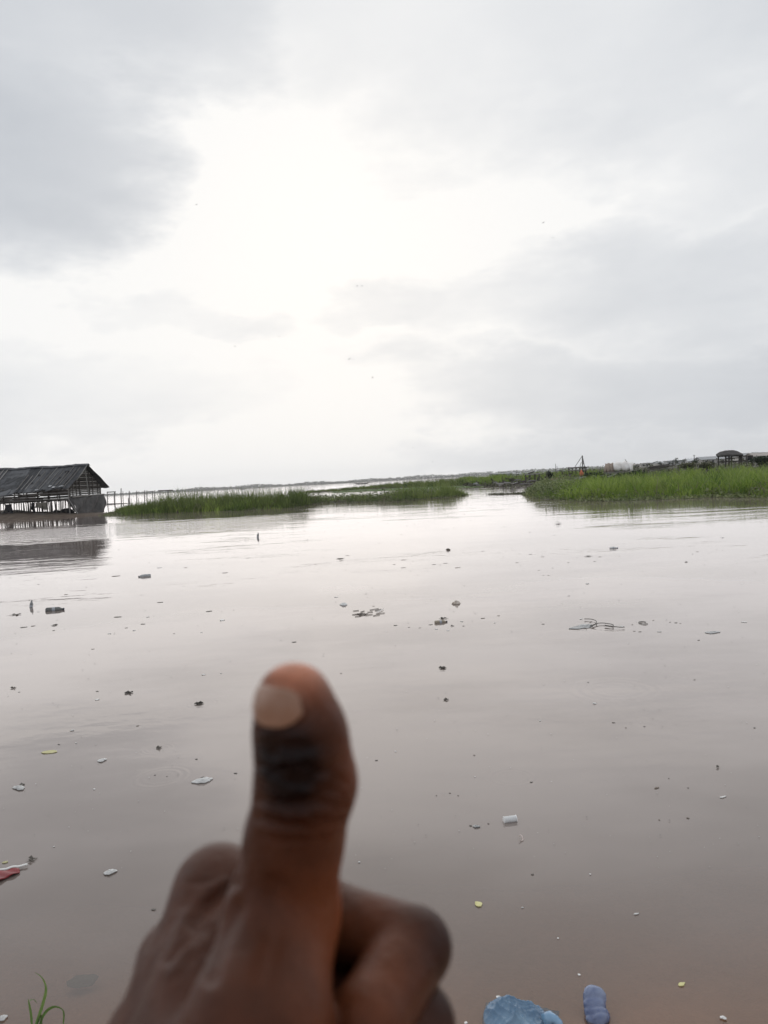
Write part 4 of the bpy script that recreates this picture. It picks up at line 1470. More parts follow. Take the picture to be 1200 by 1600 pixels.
def chip_mesh(L, Wd, th, seed, curl=0.0):
    """flat irregular floating scrap with thickness and a slightly lifted edge"""
    r = random.Random(seed)
    n = 9
    b = MB()
    top, bot = [], []
    for k in range(n):
        a2 = 2 * math.pi * k / n
        q = r.uniform(0.65, 1.1)
        x, y = math.cos(a2) * L / 2 * q, math.sin(a2) * Wd / 2 * q
        z = th + curl * L * r.uniform(0, .35) * (1 if k % 3 == 0 else .2)
        top.append((x, y, z))
        bot.append((x * .96, y * .96, -th))
    vs = top + bot + [(0, 0, th * 1.2 + curl * L * .05)]
    fs = [(k, (k + 1) % n, 2 * n) for k in range(n)] + [(k, k + n, (k + 1) % n + n, (k + 1) % n) for k in range(n)] + [tuple(reversed(range(n, 2 * n)))]
    b.add(vs, fs)
    return b


def chip(px, py, wpx, m_, label, cat, group, seed, aspect=2.2, th=0.0007, curl=0.05, name='leaf_scrap'):
    L = wpx * mpp(px, py) * .85
    th = min(th, .0009)
    o = chip_mesh(L, L / aspect * 1.4, th, seed, curl).build(name, m_)
    o.location = at(px, py, 0.002)
    o.rotation_euler = (0, 0, random.uniform(-.5, .5))
    tag(o, label, cat, group)
    return o


def crumple(px, py, wpx, m_, label, cat, group, seed, hgt=.35, name='crumpled_plastic'):
    """crumpled piece: folded sheet standing a little out of the water"""
    L = wpx * mpp(px, py)
    r = random.Random(seed)
    ph = [r.uniform(0, 6) for _ in range(6)]

    def fn(u, v):
        a2 = u * 2 * math.pi
        R_ = L * .5 * v * (1 + .22 * np.sin(a2 * 2 + ph[0]) + .18 * np.sin(a2 * 3 + ph[1]) + .10 * np.sin(a2 * 7 + ph[2]))
        x, y = R_ * np.cos(a2), R_ * np.sin(a2) * .75
        e = (1 - v ** 2)
        z = .45 * L * hgt * e * (.25 + .55 * np.abs(np.sin(x / L * 9 + ph[3] + y / L * 5)) + .45 * np.abs(np.sin(y / L * 11 + ph[4] - x / L * 4)))
        z = z + .04 * L * np.sin(x / L * 23 + ph[4]) * np.sin(y / L * 19 + ph[5]) * e - .002
        return np.stack([x, y, z], -1)
    o = link(name, grid_mesh(name, fn, 25, 9), m_, None, False)
    o.modifiers.new('thickness', 'SOLIDIFY').thickness = .003
    o.location = at(px, py, 0.004)
    o.rotation_euler = (0, 0, r.uniform(-.6, .6))
    tag(o, label, cat, group)
    return o


def twigs(px, py, wpx, m_, label, cat, group, seed, n=5, name='twig_cluster', up=.03, r0=0.006):
    """a tangle of thin stems held together, floating"""
    L = wpx * mpp(px, py) * .8
    r = random.Random(seed)
    b = MB()
    for k in range(n):
        a2 = r.uniform(-.5, .5) + (math.pi if r.random() < .5 else 0)
        ln = L * r.uniform(.35, .6)
        c = Vector((r.uniform(-.18, .18) * L, r.uniform(-.25, .25) * L, 0))
        d = Vector((math.cos(a2), math.sin(a2) * 1.6, 0)) * ln
        rr = max(r0 * .35, L * .008) * r.uniform(.7, 1.4)
        b.tube([c - d * .5, c + Vector((0, r.uniform(-.08, .08) * L, r.uniform(0, up) * L)), c + d * .5 + Vector((0, 0, r.uniform(0, up) * L))], [rr * .6, rr, rr * .5], 5)
        if r.random() < .7:
            q = c + d * r.uniform(-.3, .3)
            w_ = L * r.uniform(.10, .2)
            b.add([q + Vector((-w_, 0, .004)), q + Vector((0, -w_ * .6, .008)), q + Vector((w_, 0, .004)), q + Vector((0, w_ * .6, .012)), q + Vector((0, 0, .001))],
                  [(0, 1, 2, 3), (0, 4, 1), (1, 4, 2), (2, 4, 3), (3, 4, 0)])
    o = b.build(name, m_)
    o.location = at(px, py, 0.004)
    tag(o, label, cat, group)
    return o


def bottle(px, py, wpx, label, rz=0.0, m_=None, tilt=0.0, cap=None, upright=False, group=None):
    L = wpx * mpp(px, py)
    root = thing('plastic_bottle', at(px, py, 0.0), label, 'bottle', group)
    R_ = L * .15
    prof = [(-.5, .55), (-.47, .9), (-.40, 1.0), (-.2, .97), (-.18, .9), (-.15, .98), (.05, 1.0), (.08, .92), (.11, 1.0), (.22, .96), (.33, .62), (.38, .38), (.44, .36)]
    b = MB()
    b.tube([(L * q, 0, 0) for q, _ in prof], [R_ * k for _, k in prof], 14)
    body_ = b.build('body', m_ or f_clear, root, True)
    b = MB()
    b.tube([(L * .43, 0, 0), (L * .5, 0, 0)], R_ * .45, 10)
    c_ = b.build('cap', cap or f_cap, root)
    b = MB()
    b.tube([(-L * .13, 0, 0), (L * .04, 0, 0)], R_ * 1.015, 14, False)
    lb = b.build('label_band', mat('faded_label', (.5, .5, .5), (.35, .37, .4), .6), root)
    for q in (body_, c_, lb):
        q.location = (0, 0, R_ * .35 if not upright else L * .18)
        q.rotation_euler = (0, -rad(80) if upright else tilt, 0)
    root.rotation_euler = (0, 0, rz)
    return root


# bottles
bottle(226, 901, 15, 'clear plastic bottle with dark cap floating before the hut reflection', math.pi + .35)
bottle(86, 954, 23, 'large dark tinted bottle lying flat on the water', .12, mat('smoky_bottle', (.16, .16, .155), (.26, .26, .25), .2, alpha=.9))
bottle(49, 949, 13, 'grey bottle bobbing upright beside the dark tinted bottle', .4, mat('dull_grey_bottle', (.34, .35, .35)), 0, None, True)
bottle(403, 840, 8, 'tiny grey bottle bobbing upright on open water below the island', .3, mat('dull_grey_bottle', (.62, .63, .63), (.5, .51, .51), .3, alpha=.8), 0, None, True)
bottle(959, 857, 13, 'white bottle with blue cap floating below the right bank', -.3, f_white, 0, mat('blue_cap', (.05, .07, .22), None, .4))
bottle(689, 973, 20, 'beige stained bottle among the floating twigs', .2, mat('stained_bottle', (.42, .36, .28), (.30, .26, .20), .5))
# white ribbed tin
L = 20 * mpp(797, 1283)
root = thing('ribbed_tin', at(797, 1283), 'white ribbed tin floating on its side', 'tin', rz=.15)
prof = []
for k in range(15):
    prof.append((-.5 + k / 14, 1.0 if k % 2 else .93))
b = MB()
b.tube([(L * q, 0, L * .14) for q, _ in prof], [L * .27 * r_ for _, r_ in prof], 18)
b.build('body', mat('white_tin', (.95, .95, .94), (.85, .85, .84), .4), root)
for s in (-1, 1):
    b = MB()
    b.tube([(L * .5 * s, 0, L * .14), (L * .515 * s, 0, L * .14)], L * .285, 18)
    b.build('rim', mat('white_tin', (.8, .8, .8)), root)

# dark scraps: look-alikes scattered over the water
DL, DG = 'dark sodden leaf scrap floating flat on the muddy water', 'dark leaf scraps on the water'
darks = [(103, 929, 8), (183, 964, 15), (84, 985, 5), (145, 1014, 6), (387, 872, 6), (351, 895, 10), (290, 887, 6), (327, 955, 12), (197, 981, 6), (272, 990, 4), (223, 975, 10), (250, 941, 10),
         (543, 868, 7), (493, 882, 5), (616, 882, 6), (630, 875, 9), (630, 887, 9), (678, 882, 9), (715, 887, 11), (696, 880, 8), (754, 861, 5), (584, 947, 5), (618, 977, 8), (639, 980, 5), (656, 981, 5),
         (724, 978, 5), (572, 928, 4), (779, 962, 6), (829, 866, 6), (848, 870, 7), (808, 879, 6), (888, 879, 5), (929, 877, 6), (1090, 862, 6), (849, 899, 4), (857, 899, 5), (842, 891, 4), (889, 931, 5),
         (849, 975, 7), (1021, 969, 5), (1047, 972, 5), (1056, 973, 7), (1063, 974, 4), (991, 986, 5), (1000, 987, 7), (988, 976, 4), (1092, 1000, 6), (92, 1163, 5), (215, 1134, 6), (307, 1186, 6), (368, 1208, 7),
         (741, 1180, 4), (830, 1222, 6), (703, 1239, 4), (716, 1243, 4), (588, 1188, 6), (959, 1129, 7), (1026, 1231, 14), (1075, 1231, 4), (1045, 1216, 4), (978, 1137, 4), (1007, 1135, 4), (1179, 1137, 5),
         (763, 1287, 5), (832, 1366, 6), (240, 1421, 9), (182, 900, 14), (60, 913, 5), (37, 980, 11), (52, 978, 8), (937, 870, 7), (735, 1290, 5), (1030, 1281, 4), (242, 1211, 4), (261, 1213, 3), (1075, 1278, 6),
         (533, 1052, 5), (152, 1080, 6), (533, 876, 6), (673, 976, 8), (682, 1243, 3), (1085, 1062, 4), (919, 1066, 4), (460, 1003, 11), (755, 966, 10)]
for k, (x, y, w_) in enumerate(darks):
    chip(x, y, w_, f_dark if k % 3 else f_brown, DL, 'leaf', DG, 100 + k, random.uniform(1.8, 3.2))
WL, WG = 'small white plastic fleck floating on the muddy water', 'white flecks on the water'
whites = [(249, 887, 8), (347, 969, 11), (171, 990, 6), (210, 985, 6), (231, 964, 6), (315, 988, 4), (60, 956, 4), (525, 933, 8), (682, 983, 7), (722, 971, 7), (700, 985, 6), (773, 973, 5), (972, 979, 8), (1030, 987, 9),
          (1163, 972, 14), (318, 1054, 9), (113, 1141, 9), (119, 1161, 4), (147, 1233, 5), (152, 1093, 8), (618, 1174, 4), (929, 1099, 8), (816, 1418, 5), (922, 1366, 4), (561, 1347, 5), (905, 1523, 6), (908, 967, 8),
          (742, 1214, 3), (844, 1126, 4), (1129, 840, 8), (866, 836, 4), (918, 912, 8), (30, 1081, 4), (84, 1323, 4), (345, 1052, 4), (872, 1466, 4)]
for k, (x, y, w_) in enumerate(whites):
    chip(x, y, w_, f_white, WL, 'plastic', WG, 300 + k, random.uniform(1.6, 2.6), .004, .25, 'plastic_fleck')
# twig tangles
TW, TG = 'tangle of dark twigs floating on the water', 'twig tangles on the water'
for k, (x, y, w_, n_, lab) in enumerate([
        (22, 961, 24, 6, 'dark twigs floating beside the upright grey bottle'), (83, 977, 18, 4, 'dark twigs floating just below the dark tinted bottle'),
        (693, 966, 20, 6, 'loose dark twigs floating behind the beige stained bottle'), (690, 1044, 22, 7, 'dark twigs inside a small ripple ring on open water'),
        (697, 1093, 14, 5, 'short dark twig cluster alone right of the thumb tip'), (246, 1169, 18, 4, 'few dark twigs between white paper and white crumpled bag'),
        (313, 1099, 26, 8, 'wide half sunk weed tangle left of the thumb tip'), (917, 869, 22, 4, 'long dark stem bundle below the blue capped bottle'),
        (532, 873, 20, 6, 'dark drifting stem bundle off the island tip grass'), (1073, 878, 13, 4, 'short stem bundle alone off the bright bank grass'),
        (1122, 1199, 11, 3, 'tiny twig above the thin white plastic sliver'), (50, 1343, 26, 5, 'thin pale brown twigs behind the red packet'),
        (201, 1083, 22, 9, 'dense oval mat of dark stems left of the thumb'), (707, 978, 12, 4, 'dark knot of twigs touching the beige stained bottle'),
        (20, 1075, 14, 5, 'dark knot of stems alone on the grey water')]):
    twigs(x, y, w_, f_twig if k % 3 else f_dark, lab, 'twigs', TG, 500 + k, n_)
twigs(872, 819, 15, f_dark, 'leafy twig standing out of the calm water below the right bank', 'twig', None, 601, 7, 'standing_twig', .45)
twigs(855, 781, 16, f_dark, 'bent dark stems leaning over the water at the bank point', 'stems', None, 602, 8, 'bent_stems', .6, .012)
twigs(880, 780, 14, f_dark, 'low dark stems in the water just off the bank creepers', 'stems', None, 603, 8, 'bent_stems', .5, .012)
# raft of plant strips
c = at(575, 958)
L = 44 * mpp(575, 958)
raft = thing('strip_raft', c, 'triangular raft of grey plant strips floating in open water', 'plant raft')
for k in range(16):
    q = random.uniform(0, 1)
    x0 = (-.5 + q * .75) * L + random.uniform(-.05, .05) * L
    y0 = random.uniform(-1.3, 1.2) * L * .9 * (1 - abs(q - .5))
    ln = random.uniform(.12, .3) * L
    one('strip', f_brown if k % 3 else f_dark, raft, lambda b: b.beam((x0, y0, .006), (x0 + ln, y0 + random.uniform(0, .25) * L, .006), .006, L * .02))
one('plastic_strip', f_white, raft, lambda b: b.beam((.30 * L, -.1 * L, .01), (.52 * L, .5 * L, .012), .006, L * .02))
# white crumpled bits, each with its own place
crumple(317, 1220, 24, f_white, 'largest white crumpled bag with dark stains left of the raised thumb', 'plastic bag', None, 1)
twigs(316, 1217, 14, f_dark, 'dark stems caught on the white crumpled bag', 'stems', None, 611, 5, 'caught_stems', .3, .004)
crumple(159, 1188, 12, f_white, 'small white crumpled paper left of a ring of ripples', 'paper', None, 2)
crumple(30, 1231, 17, f_white, 'white wet scrap with a dark leaf standing on it', 'plastic', None, 3)
chip(34, 1226, 9, f_dark, 'dark leaf standing on the white wet scrap', 'leaf', None, 921, 1.2, .006, 1.0)
crumple(172, 1363, 15, f_white, 'small white crumpled plastic in the shallows left of the hand', 'plastic', None, 4, .5)
crumple(537, 945, 13, f_white, 'white foam block floating next to the plant strip raft', 'foam', None, 5, .5, 'foam_block')
crumple(713, 943, 15, mat('brown_paper', (.30, .24, .19), (.55, .50, .45), .7, 30), 'brown and white crumpled packet floating upright', 'packet', None, 6, .55, 'crumpled_packet')
crumple(700, 859, 6, f_brown, 'small brown lump floating alone far from the bank', 'lump', None, 7, .7, 'driftwood_lump')
crumple(910, 979, 38, mat('plastic_film', (.70, .70, .69), (.5, .5, .5), .3, 8, alpha=.75), 'sheet of clear plastic film under a loop of black wire', 'plastic film', None, 8, .07, 'plastic_film')
crumple(1113, 988, 22, mat('plastic_film', (.7, .7, .7)), 'patch of white plastic film floating at some distance from the wire', 'plastic film', None, 9, .1, 'plastic_film')
crumple(744, 1291, 10, mat('pale_foam', (.52, .51, .49), (.3, .3, .3), .7), 'flat pale foam piece left of the ribbed tin', 'foam', None, 10, .25, 'foam_piece')
chip(77, 1175, 27, f_yellow, 'pale yellow wrapper floating flat left of the hand', 'wrapper', None, 900, 2.0, .004, .15, 'yellow_wrapper')
chip(748, 1413, 17, f_yellow, 'yellow green leaf floating right of the fist', 'leaf', None, 901, 1.3, .004, .3, 'yellow_leaf')
chip(1065, 1538, 17, f_yellow, 'yellow leaf floating near the sunken blue bottle', 'leaf', None, 902, 2.4, .004, .25, 'yellow_leaf')
chip(8, 1347, 12, f_yellow, 'small yellow leaf beside the red packet', 'leaf', None, 903, 2.2, .004, .2, 'yellow_leaf')
chip(994, 1428, 12, f_white, 'white feather floating over deep brown water', 'feather', None, 904, 3.4, .003, .2, 'feather')
chip(1130, 1245, 16, f_white, 'thin white sliver of plastic floating in ripples', 'plastic', None, 905, 4.0, .003, .15, 'plastic_sliver')
L = 13 * mpp(811, 1311)
b = MB()
b.tube([(math.cos(a2) * L * .45, math.sin(a2) * L * .5, .004 + .006 * math.sin(a2 * 2)) for a2 in np.linspace(-1.9, 1.5, 12)], [L * k for k in (.03, .05, .06, .07, .08, .08, .08, .08, .07, .06, .05, .03)], 6)
o = b.build('peel_curl', mat('pinkish_peel', (.62, .52, .48), (.5, .42, .38), .6))
o.location = at(811, 1311, .003)
tag(o, 'pale curled peel floating below the ribbed tin', 'peel')
# loop of black wire
b = MB()
wp = [(913, 967), (925, 967.5), (932, 971), (930, 976), (922, 978), (936, 973.5), (948, 974), (958, 976), (956, 978.5), (945, 977), (968, 980), (978, 979.5)]
wp = [at(x, y, .015) for x, y in wp]
sm_ = []
for k in range(len(wp) - 1):
    for t in (0, .33, .66):
        p0, p1, p2, p3 = wp[max(k - 1, 0)], wp[k], wp[k + 1], wp[min(k + 2, len(wp) - 1)]
        sm_.append(.5 * ((2 * p1) + (p2 - p0) * t + (2 * p0 - 5 * p1 + 4 * p2 - p3) * t * t + (3 * p1 - p0 - 3 * p2 + p3) * t ** 3))
b.tube([p - wp[0] for p in sm_], .004, 5)
o = b.build('wire_loop', f_dark)
o.location = wp[0]
tag(o, 'loop of thin black wire floating on clear plastic film', 'wire')
b = MB()
b.tube([(math.cos(a2) * .04, math.sin(a2) * .07, .006) for a2 in np.linspace(.4, 5.4, 16)], .004, 5)
o = b.build('rubber_ring', f_dark)
o.location = at(1005, 974)
tag(o, 'small broken black ring floating in the line of scraps', 'ring')
# specks of scum too small to count
ns = 1100
P = []
while len(P) < ns:
    x, y = random.uniform(0, 1200), 800 + 560 * random.random() ** 1.7
    if y > 850 or 200 < x < 850:
        c = at(x, y, .005)
        P.append(c)
P = np.array([tuple(p) for p in P])
dist = P[:, 1]
stuff('scum_specks', leaf_mesh('scum_specks', P, (0.5 + rng.uniform(0, 1, ns) ** 2 * 1.6) * dist / F * 1.6, rng.uniform(-.03, .05, ns), rng.uniform(0, 1, ns), .5),
      mat('scum', (.06, .052, .045), (.5, .49, .47), .8, attr='tint'), 'tiny specks of scum scattered over the muddy water', 'scum')

# ------------------------------------------------------------------ foreground shallows
m_bluebag = mat('blue_plastic_bag', (0.075, 0.18, 0.32), (0.22, 0.36, 0.50), .2, 6, .25, 30, .8)
c = at(812, 1592)
L = 118 * mpp(812, 1592)


def bag(u, v):
    x = (u - .5) * L
    y = (v - .5) * L * .75
    e = (np.sin(np.clip(u, 0, 1) * math.pi) ** .6) * (np.sin(np.clip(v, 0, 1) * math.pi) ** .7)
    z = e * L * .30 * (.75 + .35 * np.sin(u * 4.2 + .8)) + e * L * .05 * ((1 - np.abs(np.sin(u * 9 + v * 5 + .6 * np.sin(v * 8)))) ** 2 + (1 - np.abs(np.sin(v * 10 - u * 7 + .7 * np.sin(u * 7)))) ** 2 + .6 * (1 - np.abs(np.sin(u * 19 + v * 15 + np.sin(u * 6)))) ** 2 + .35 * (1 - np.abs(np.sin(u * 33 - v * 27))) ** 2) - .02
    return np.stack([x + e * .02 * np.sin(v * 9), y, z], -1)


root = thing('blue_plastic_bag', (c.x, c.y, 0), 'crumpled blue plastic bag half sunk at the shore', 'plastic bag', rz=-.25)
ob = link('bag', grid_mesh('bag', bag, 90, 70), m_bluebag, root, True)
ob.modifiers.new('thickness', 'SOLIDIFY').thickness = .002
kb = MB()
kb.tube([(.36 * L, -.05 * L, .012), (.42 * L, -.05 * L, .024), (.47 * L, -.07 * L, .022), (.52 * L, -.09 * L, .012), (.56 * L, -.10 * L, .0)], [.024, .017, .012, .013, .004], 10)
kb.build('knot', m_bluebag, root, True)

# blue bottle, crushed and half sunk, standing in the shallows
c0, c1 = at(936, 1602, -.01), at(928, 1562, .02)
root = thing('blue_bottle', (c0.x, c0.y, 0), 'crushed blue plastic bottle leaning half sunk in the shallows', 'bottle')
m_bb = mat('blue_bottle', (0.10, 0.14, 0.30), (0.28, 0.34, 0.50), .15, 12, .3, 40, .8, alpha=.85)
d = (c1 - c0)
d = Vector((d.x, d.y, 0)).normalized()
prof = [(-.02, .012), (.0, .024), (.012, .031), (.03, .033), (.036, .030), (.042, .033), (.06, .034), (.066, .031), (.072, .034), (.095, .034), (.101, .031), (.107, .034), (.13, .034), (.146, .031), (.155, .022), (.158, .010)]
b = MB()
b.tube([Vector((0, 0, -.012)) + d * (q * .55) + Vector((0, 0, q * .32)) for q, _ in prof], [r_ for _, r_ in prof], 16)
ob = b.build('body', m_bb, root, True)
for v in ob.data.vertices:
    a2 = math.atan2(v.co.z, v.co.x)
    v.co += Vector((.004 * math.sin(v.co.y * 90 + a2 * 3), .002 * math.sin(a2 * 5), .004 * math.sin(v.co.y * 70 + a2 * 2)))
one('neck', m_bb, root, lambda b: b.tube([Vector((0, 0, -.016)) - d * .02, Vector((.004, 0, -.018)) - d * .055], [.014, .013], 12))
one('cap', mat('navy_cap', (.02, .03, .07), None, .4), root, lambda b: b.tube([Vector((.004, 0, -.016)) - d * .05, Vector((.005, 0, -.016)) - d * .078], .017, 14))
# green sunken rag
o = link('sunken_rag', lump_mesh('sunken_rag', .048, .026, .012, 3, 3, .30), mat('green_rag', (.010, .045, .026), (.02, .07, .04), .9), None, True)
p_ = at(128, 1525)
o.location = (p_.x, p_.y, -.017)
tag(o, 'dark green rag lying just under the water by the hand', 'rag')
# red packet at the edge
c = at(0, 1368)
L = 52 * mpp(2, 1368)
root = thing('red_packet', (c.x, c.y, .002), 'crumpled red and white packet floating left of the hand', 'packet', rz=.5)
ob = link('wrapper', grid_mesh('wrapper', lambda u, v: np.stack([(u - .5) * L, (.21 - (1 - v) * .85) * L * (1 - .65 * u), .003 + .006 * np.sin(u * 2.6) + .003 * np.sin(u * 17 + v * 6)], -1), 16, 8), mat('red_foil', (.36, .03, .035), (.24, .02, .025), .4, 6), root, True)
ob.modifiers.new('thickness', 'SOLIDIFY').thickness = .002
ob = link('white_edge', grid_mesh('white_edge', lambda u, v: np.stack([(u - .5) * L * 1.18 + .02, L * .21 * (1 - .65 * u) + v * L * .10, .004 + .007 * np.sin(u * 2.6) + .002 * np.sin(u * 21)], -1), 16, 3), f_white, root, True)
ob.modifiers.new('thickness', 'SOLIDIFY').thickness = .002
# grass sprig at the water's edge
p0 = at(52, 1612, 0.0)
sprig = thing('grass_sprig', p0, 'thin green grass sprig with curving blades at the shore', 'grass sprig')
m_blade = mat('sprig_green', (.10, .19, .045), (.19, .28, .09), .5, 12, thin=.35)
for pts_, w_ in [([(52, 1612), (60, 1590), (68, 1565), (72, 1545), (66, 1528), (54, 1519)], .010), ([(50, 1612), (49, 1590), (46, 1570), (44, 1561)], .010),
                 ([(60, 1612), (66, 1590), (76, 1577), (88, 1573), (99, 1580), (99, 1600), (98, 1612)], .009), ([(54, 1612), (64, 1586), (65, 1600), (66, 1612)], .006), ([(46, 1564), (52, 1561), (58, 1568)], .004)]:
    w3 = []
    for k, (x, y) in enumerate(pts_):
        q = pt(x, y, p0.y + .02 * math.sin(k))
        w3.append(q - p0)
    # smooth the path, then a folded ribbon along it
    sp = []
    for k in range(len(w3) - 1):
        for t in (0, .25, .5, .75):
            a0, a1, a2_, a3 = w3[max(k - 1, 0)], w3[k], w3[k + 1], w3[min(k + 2, len(w3) - 1)]
            sp.append(.5 * ((2 * a1) + (a2_ - a0) * t + (2 * a0 - 5 * a1 + 4 * a2_ - a3) * t * t + (3 * a1 - a0 - 3 * a2_ + a3) * t ** 3))
    sp.append(w3[-1])
    b = MB()
    vs, fs = [], []
    n = len(sp)
    for k, p in enumerate(sp):
        dd = (sp[min(k + 1, n - 1)] - sp[max(k - 1, 0)]).normalized()
        side = dd.cross(Vector((0.25, 1, .3))).normalized()
        ww = w_ * (1 - (k / (n - 1)) ** 2.5) * .5 * (.65 + .35 * math.sin(min(k / (n - 1) * 3, 1.57))) + .0004
        vs += [p - side * ww, p + Vector((0, .0015, -.0008)), p + side * ww]
    for k in range(n - 1):
        i_ = k * 3
        fs += [(i_, i_ + 1, i_ + 4, i_ + 3), (i_ + 1, i_ + 2, i_ + 5, i_ + 4)]
    b.add(vs, fs)
    b.build('blade', m_blade, sprig, True)
# pale foam flecks along the shoreline
for (x, y, w_) in [(5, 1590, 12), (728, 1598, 4), (779, 1558, 6), (797, 1560, 5), (1130, 1590, 8)]:
    crumple(x, y, w_, f_white, 'tiny fleck of white foam at the shoreline', 'foam', 'foam flecks at the shoreline', int(x), .3, 'foam_fleck')

# ------------------------------------------------------------------ the raised hand (thumbs up), built as one implicit surface
HS = 0.92     # distance factor of the hand from the lens


def hp(px, py, d):
    d *= HS
    return np.array([(px - 600) / F * d, -(py - 800) / F * d, -d])


VOX = 0.95
lo = np.array([-135.0, -360.0, -245.0])
hi = np.array([25.0, -28.0, 20.0])
dims = np.ceil((hi - lo) / VOX).astype(int)
field = np.full(dims, 40.0, np.float32)


def ax_range(k, a_, b_):
    i0 = max(int((a_ - lo[k]) / VOX), 0)
    i1 = min(int((b_ - lo[k]) / VOX) + 2, dims[k])
    return i0, i1


def cone(fld, a_, b_, ra, rb_, k):
    """smooth union of a tapered limb into the field"""
    a_, b_ = np.asarray(a_), np.asarray(b_)
    m_ = max(ra, rb_) + k + 6
    sl = []
    for q in range(3):
        i0, i1 = ax_range(q, min(a_[q], b_[q]) - m_, max(a_[q], b_[q]) + m_)
        if i1 <= i0:
            return
        sl.append(slice(i0, i1))
    g = [lo[q] + VOX * np.arange(sl[q].start, sl[q].stop, dtype=np.float32) for q in range(3)]
    Xg, Yg, Zg = np.meshgrid(*g, indexing='ij')
    d_ = b_ - a_
    L2 = float(d_ @ d_) + 1e-6
    t = np.clip(((Xg - a_[0]) * d_[0] + (Yg - a_[1]) * d_[1] + (Zg - a_[2]) * d_[2]) / L2, 0, 1)
    dist_ = np.sqrt((Xg - a_[0] - t * d_[0]) ** 2 + (Yg - a_[1] - t * d_[1]) ** 2 + (Zg - a_[2] - t * d_[2]) ** 2) - (ra + (rb_ - ra) * t)
    sub = fld[tuple(sl)]
    hh = np.clip(0.5 + 0.5 * (sub - dist_) / k, 0, 1)
    fld[tuple(sl)] = sub * (1 - hh) + dist_ * hh - k * hh * (1 - hh)


def merge(A, B, k):
    hh = np.clip(0.5 + 0.5 * (A - B) / k, 0, 1)
    return A * (1 - hh) + B * hh - k * hh * (1 - hh)


def chain(fld, pts_, k):
    for (p, r_), (q, s_) in zip(pts_[:-1], pts_[1:]):
        cone(fld, p, q, r_, s_, k)


s_ = HS
wrist = hp(300, 1960, 158)
thumb = [(hp(370, 1800, 168), 17 * s_), (hp(402, 1610, 180), 16.5 * s_), (hp(442, 1425, 202), 14.2 * s_), (hp(460, 1310, 200), 12.0 * s_), (hp(478, 1222, 196), 12.1 * s_), (hp(470, 1150, 192), 10.8 * s_), (hp(459, 1096, 190), 9.6 * s_)]
iMCP, iPIP, iDIP, iTIP = hp(342, 1388, 238), hp(645, 1480, 216), hp(572, 1600, 192), hp(520, 1640, 206)
mMCP, mPIP, mDIP, mTIP = hp(282, 1505, 236), hp(648, 1600, 212), hp(565, 1722, 190), hp(510, 1750, 202)
rMCP, rPIP, rDIP, rTIP = hp(232, 1625, 228), hp(628, 1718, 206), hp(530, 1835, 174), hp(460, 1840, 190)
pMCP, pPIP, pDIP, pTIP = hp(215, 1740, 216), hp(590, 1825, 198), hp(505, 1915, 170), hp(440, 1920, 186)

palm = np.full(dims, 40.0, np.float32)
for mc, r_ in ((iMCP, 12.6), (mMCP, 13.2), (rMCP, 12.8), (pMCP, 11.8)):
    cone(palm, mc, wrist + (mc - wrist) * .12, r_ * s_, 15 * s_, 9)
for t_ in (.35, .65, .95):
    cone(palm, wrist + (iMCP - wrist) * t_, wrist + (pMCP - wrist) * t_, 12 * s_, 11.5 * s_, 8)
inner = np.array([14.0, -4.0, 0.0]) * s_
cone(palm, wrist + (iMCP - wrist) * .7 + inner, wrist + (pMCP - wrist) * .7 + inner, 11 * s_, 11 * s_, 8)
cone(palm, wrist + (iMCP - wrist) * .35 + inner, wrist + (pMCP - wrist) * .35 + inner, 12 * s_, 12 * s_, 8)
elbow = wrist + np.array([-52.0, -185.0, 125.0])
side = np.array([9.0, -3.0, 3.0])
cone(palm, wrist + side, elbow + side * 1.6, 19 * s_, 30 * s_, 10)
cone(palm, wrist - side, elbow - side * 1.6, 19 * s_, 30 * s_, 10)
tf = np.full(dims, 40.0, np.float32)
chain(tf, thumb, 5.0)
cone(tf, thumb[0][0], wrist, 17 * s_, 18 * s_, 8)
field = merge(palm, tf, 7.0)
for mc, pip, dip, tip, r1, r2, r3, r4 in ((iMCP, iPIP, iDIP, iTIP, 12.2, 10.8, 9.7, 8.5), (mMCP, mPIP, mDIP, mTIP, 12.4, 11.0, 10.0, 8.8), (rMCP, rPIP, rDIP, rTIP, 11.8, 10.4, 9.5, 8.3), (pMCP, pPIP, pDIP, pTIP, 10.6, 9.2, 8.4, 7.4)):
    ff = np.full(dims, 40.0, np.float32)
    midp = mc + (pip - mc) * .55
    chain(ff, [(mc, r1 * s_), (midp, r2 * 1.02 * s_), (pip, r2 * s_)], 3)
    cone(ff, pip, dip, r2 * .98 * s_, r3 * s_, 1.6)
    cone(ff, dip, tip, r3 * s_, r4 * s_, 2.5)
    field = merge(field, ff, 2.2)


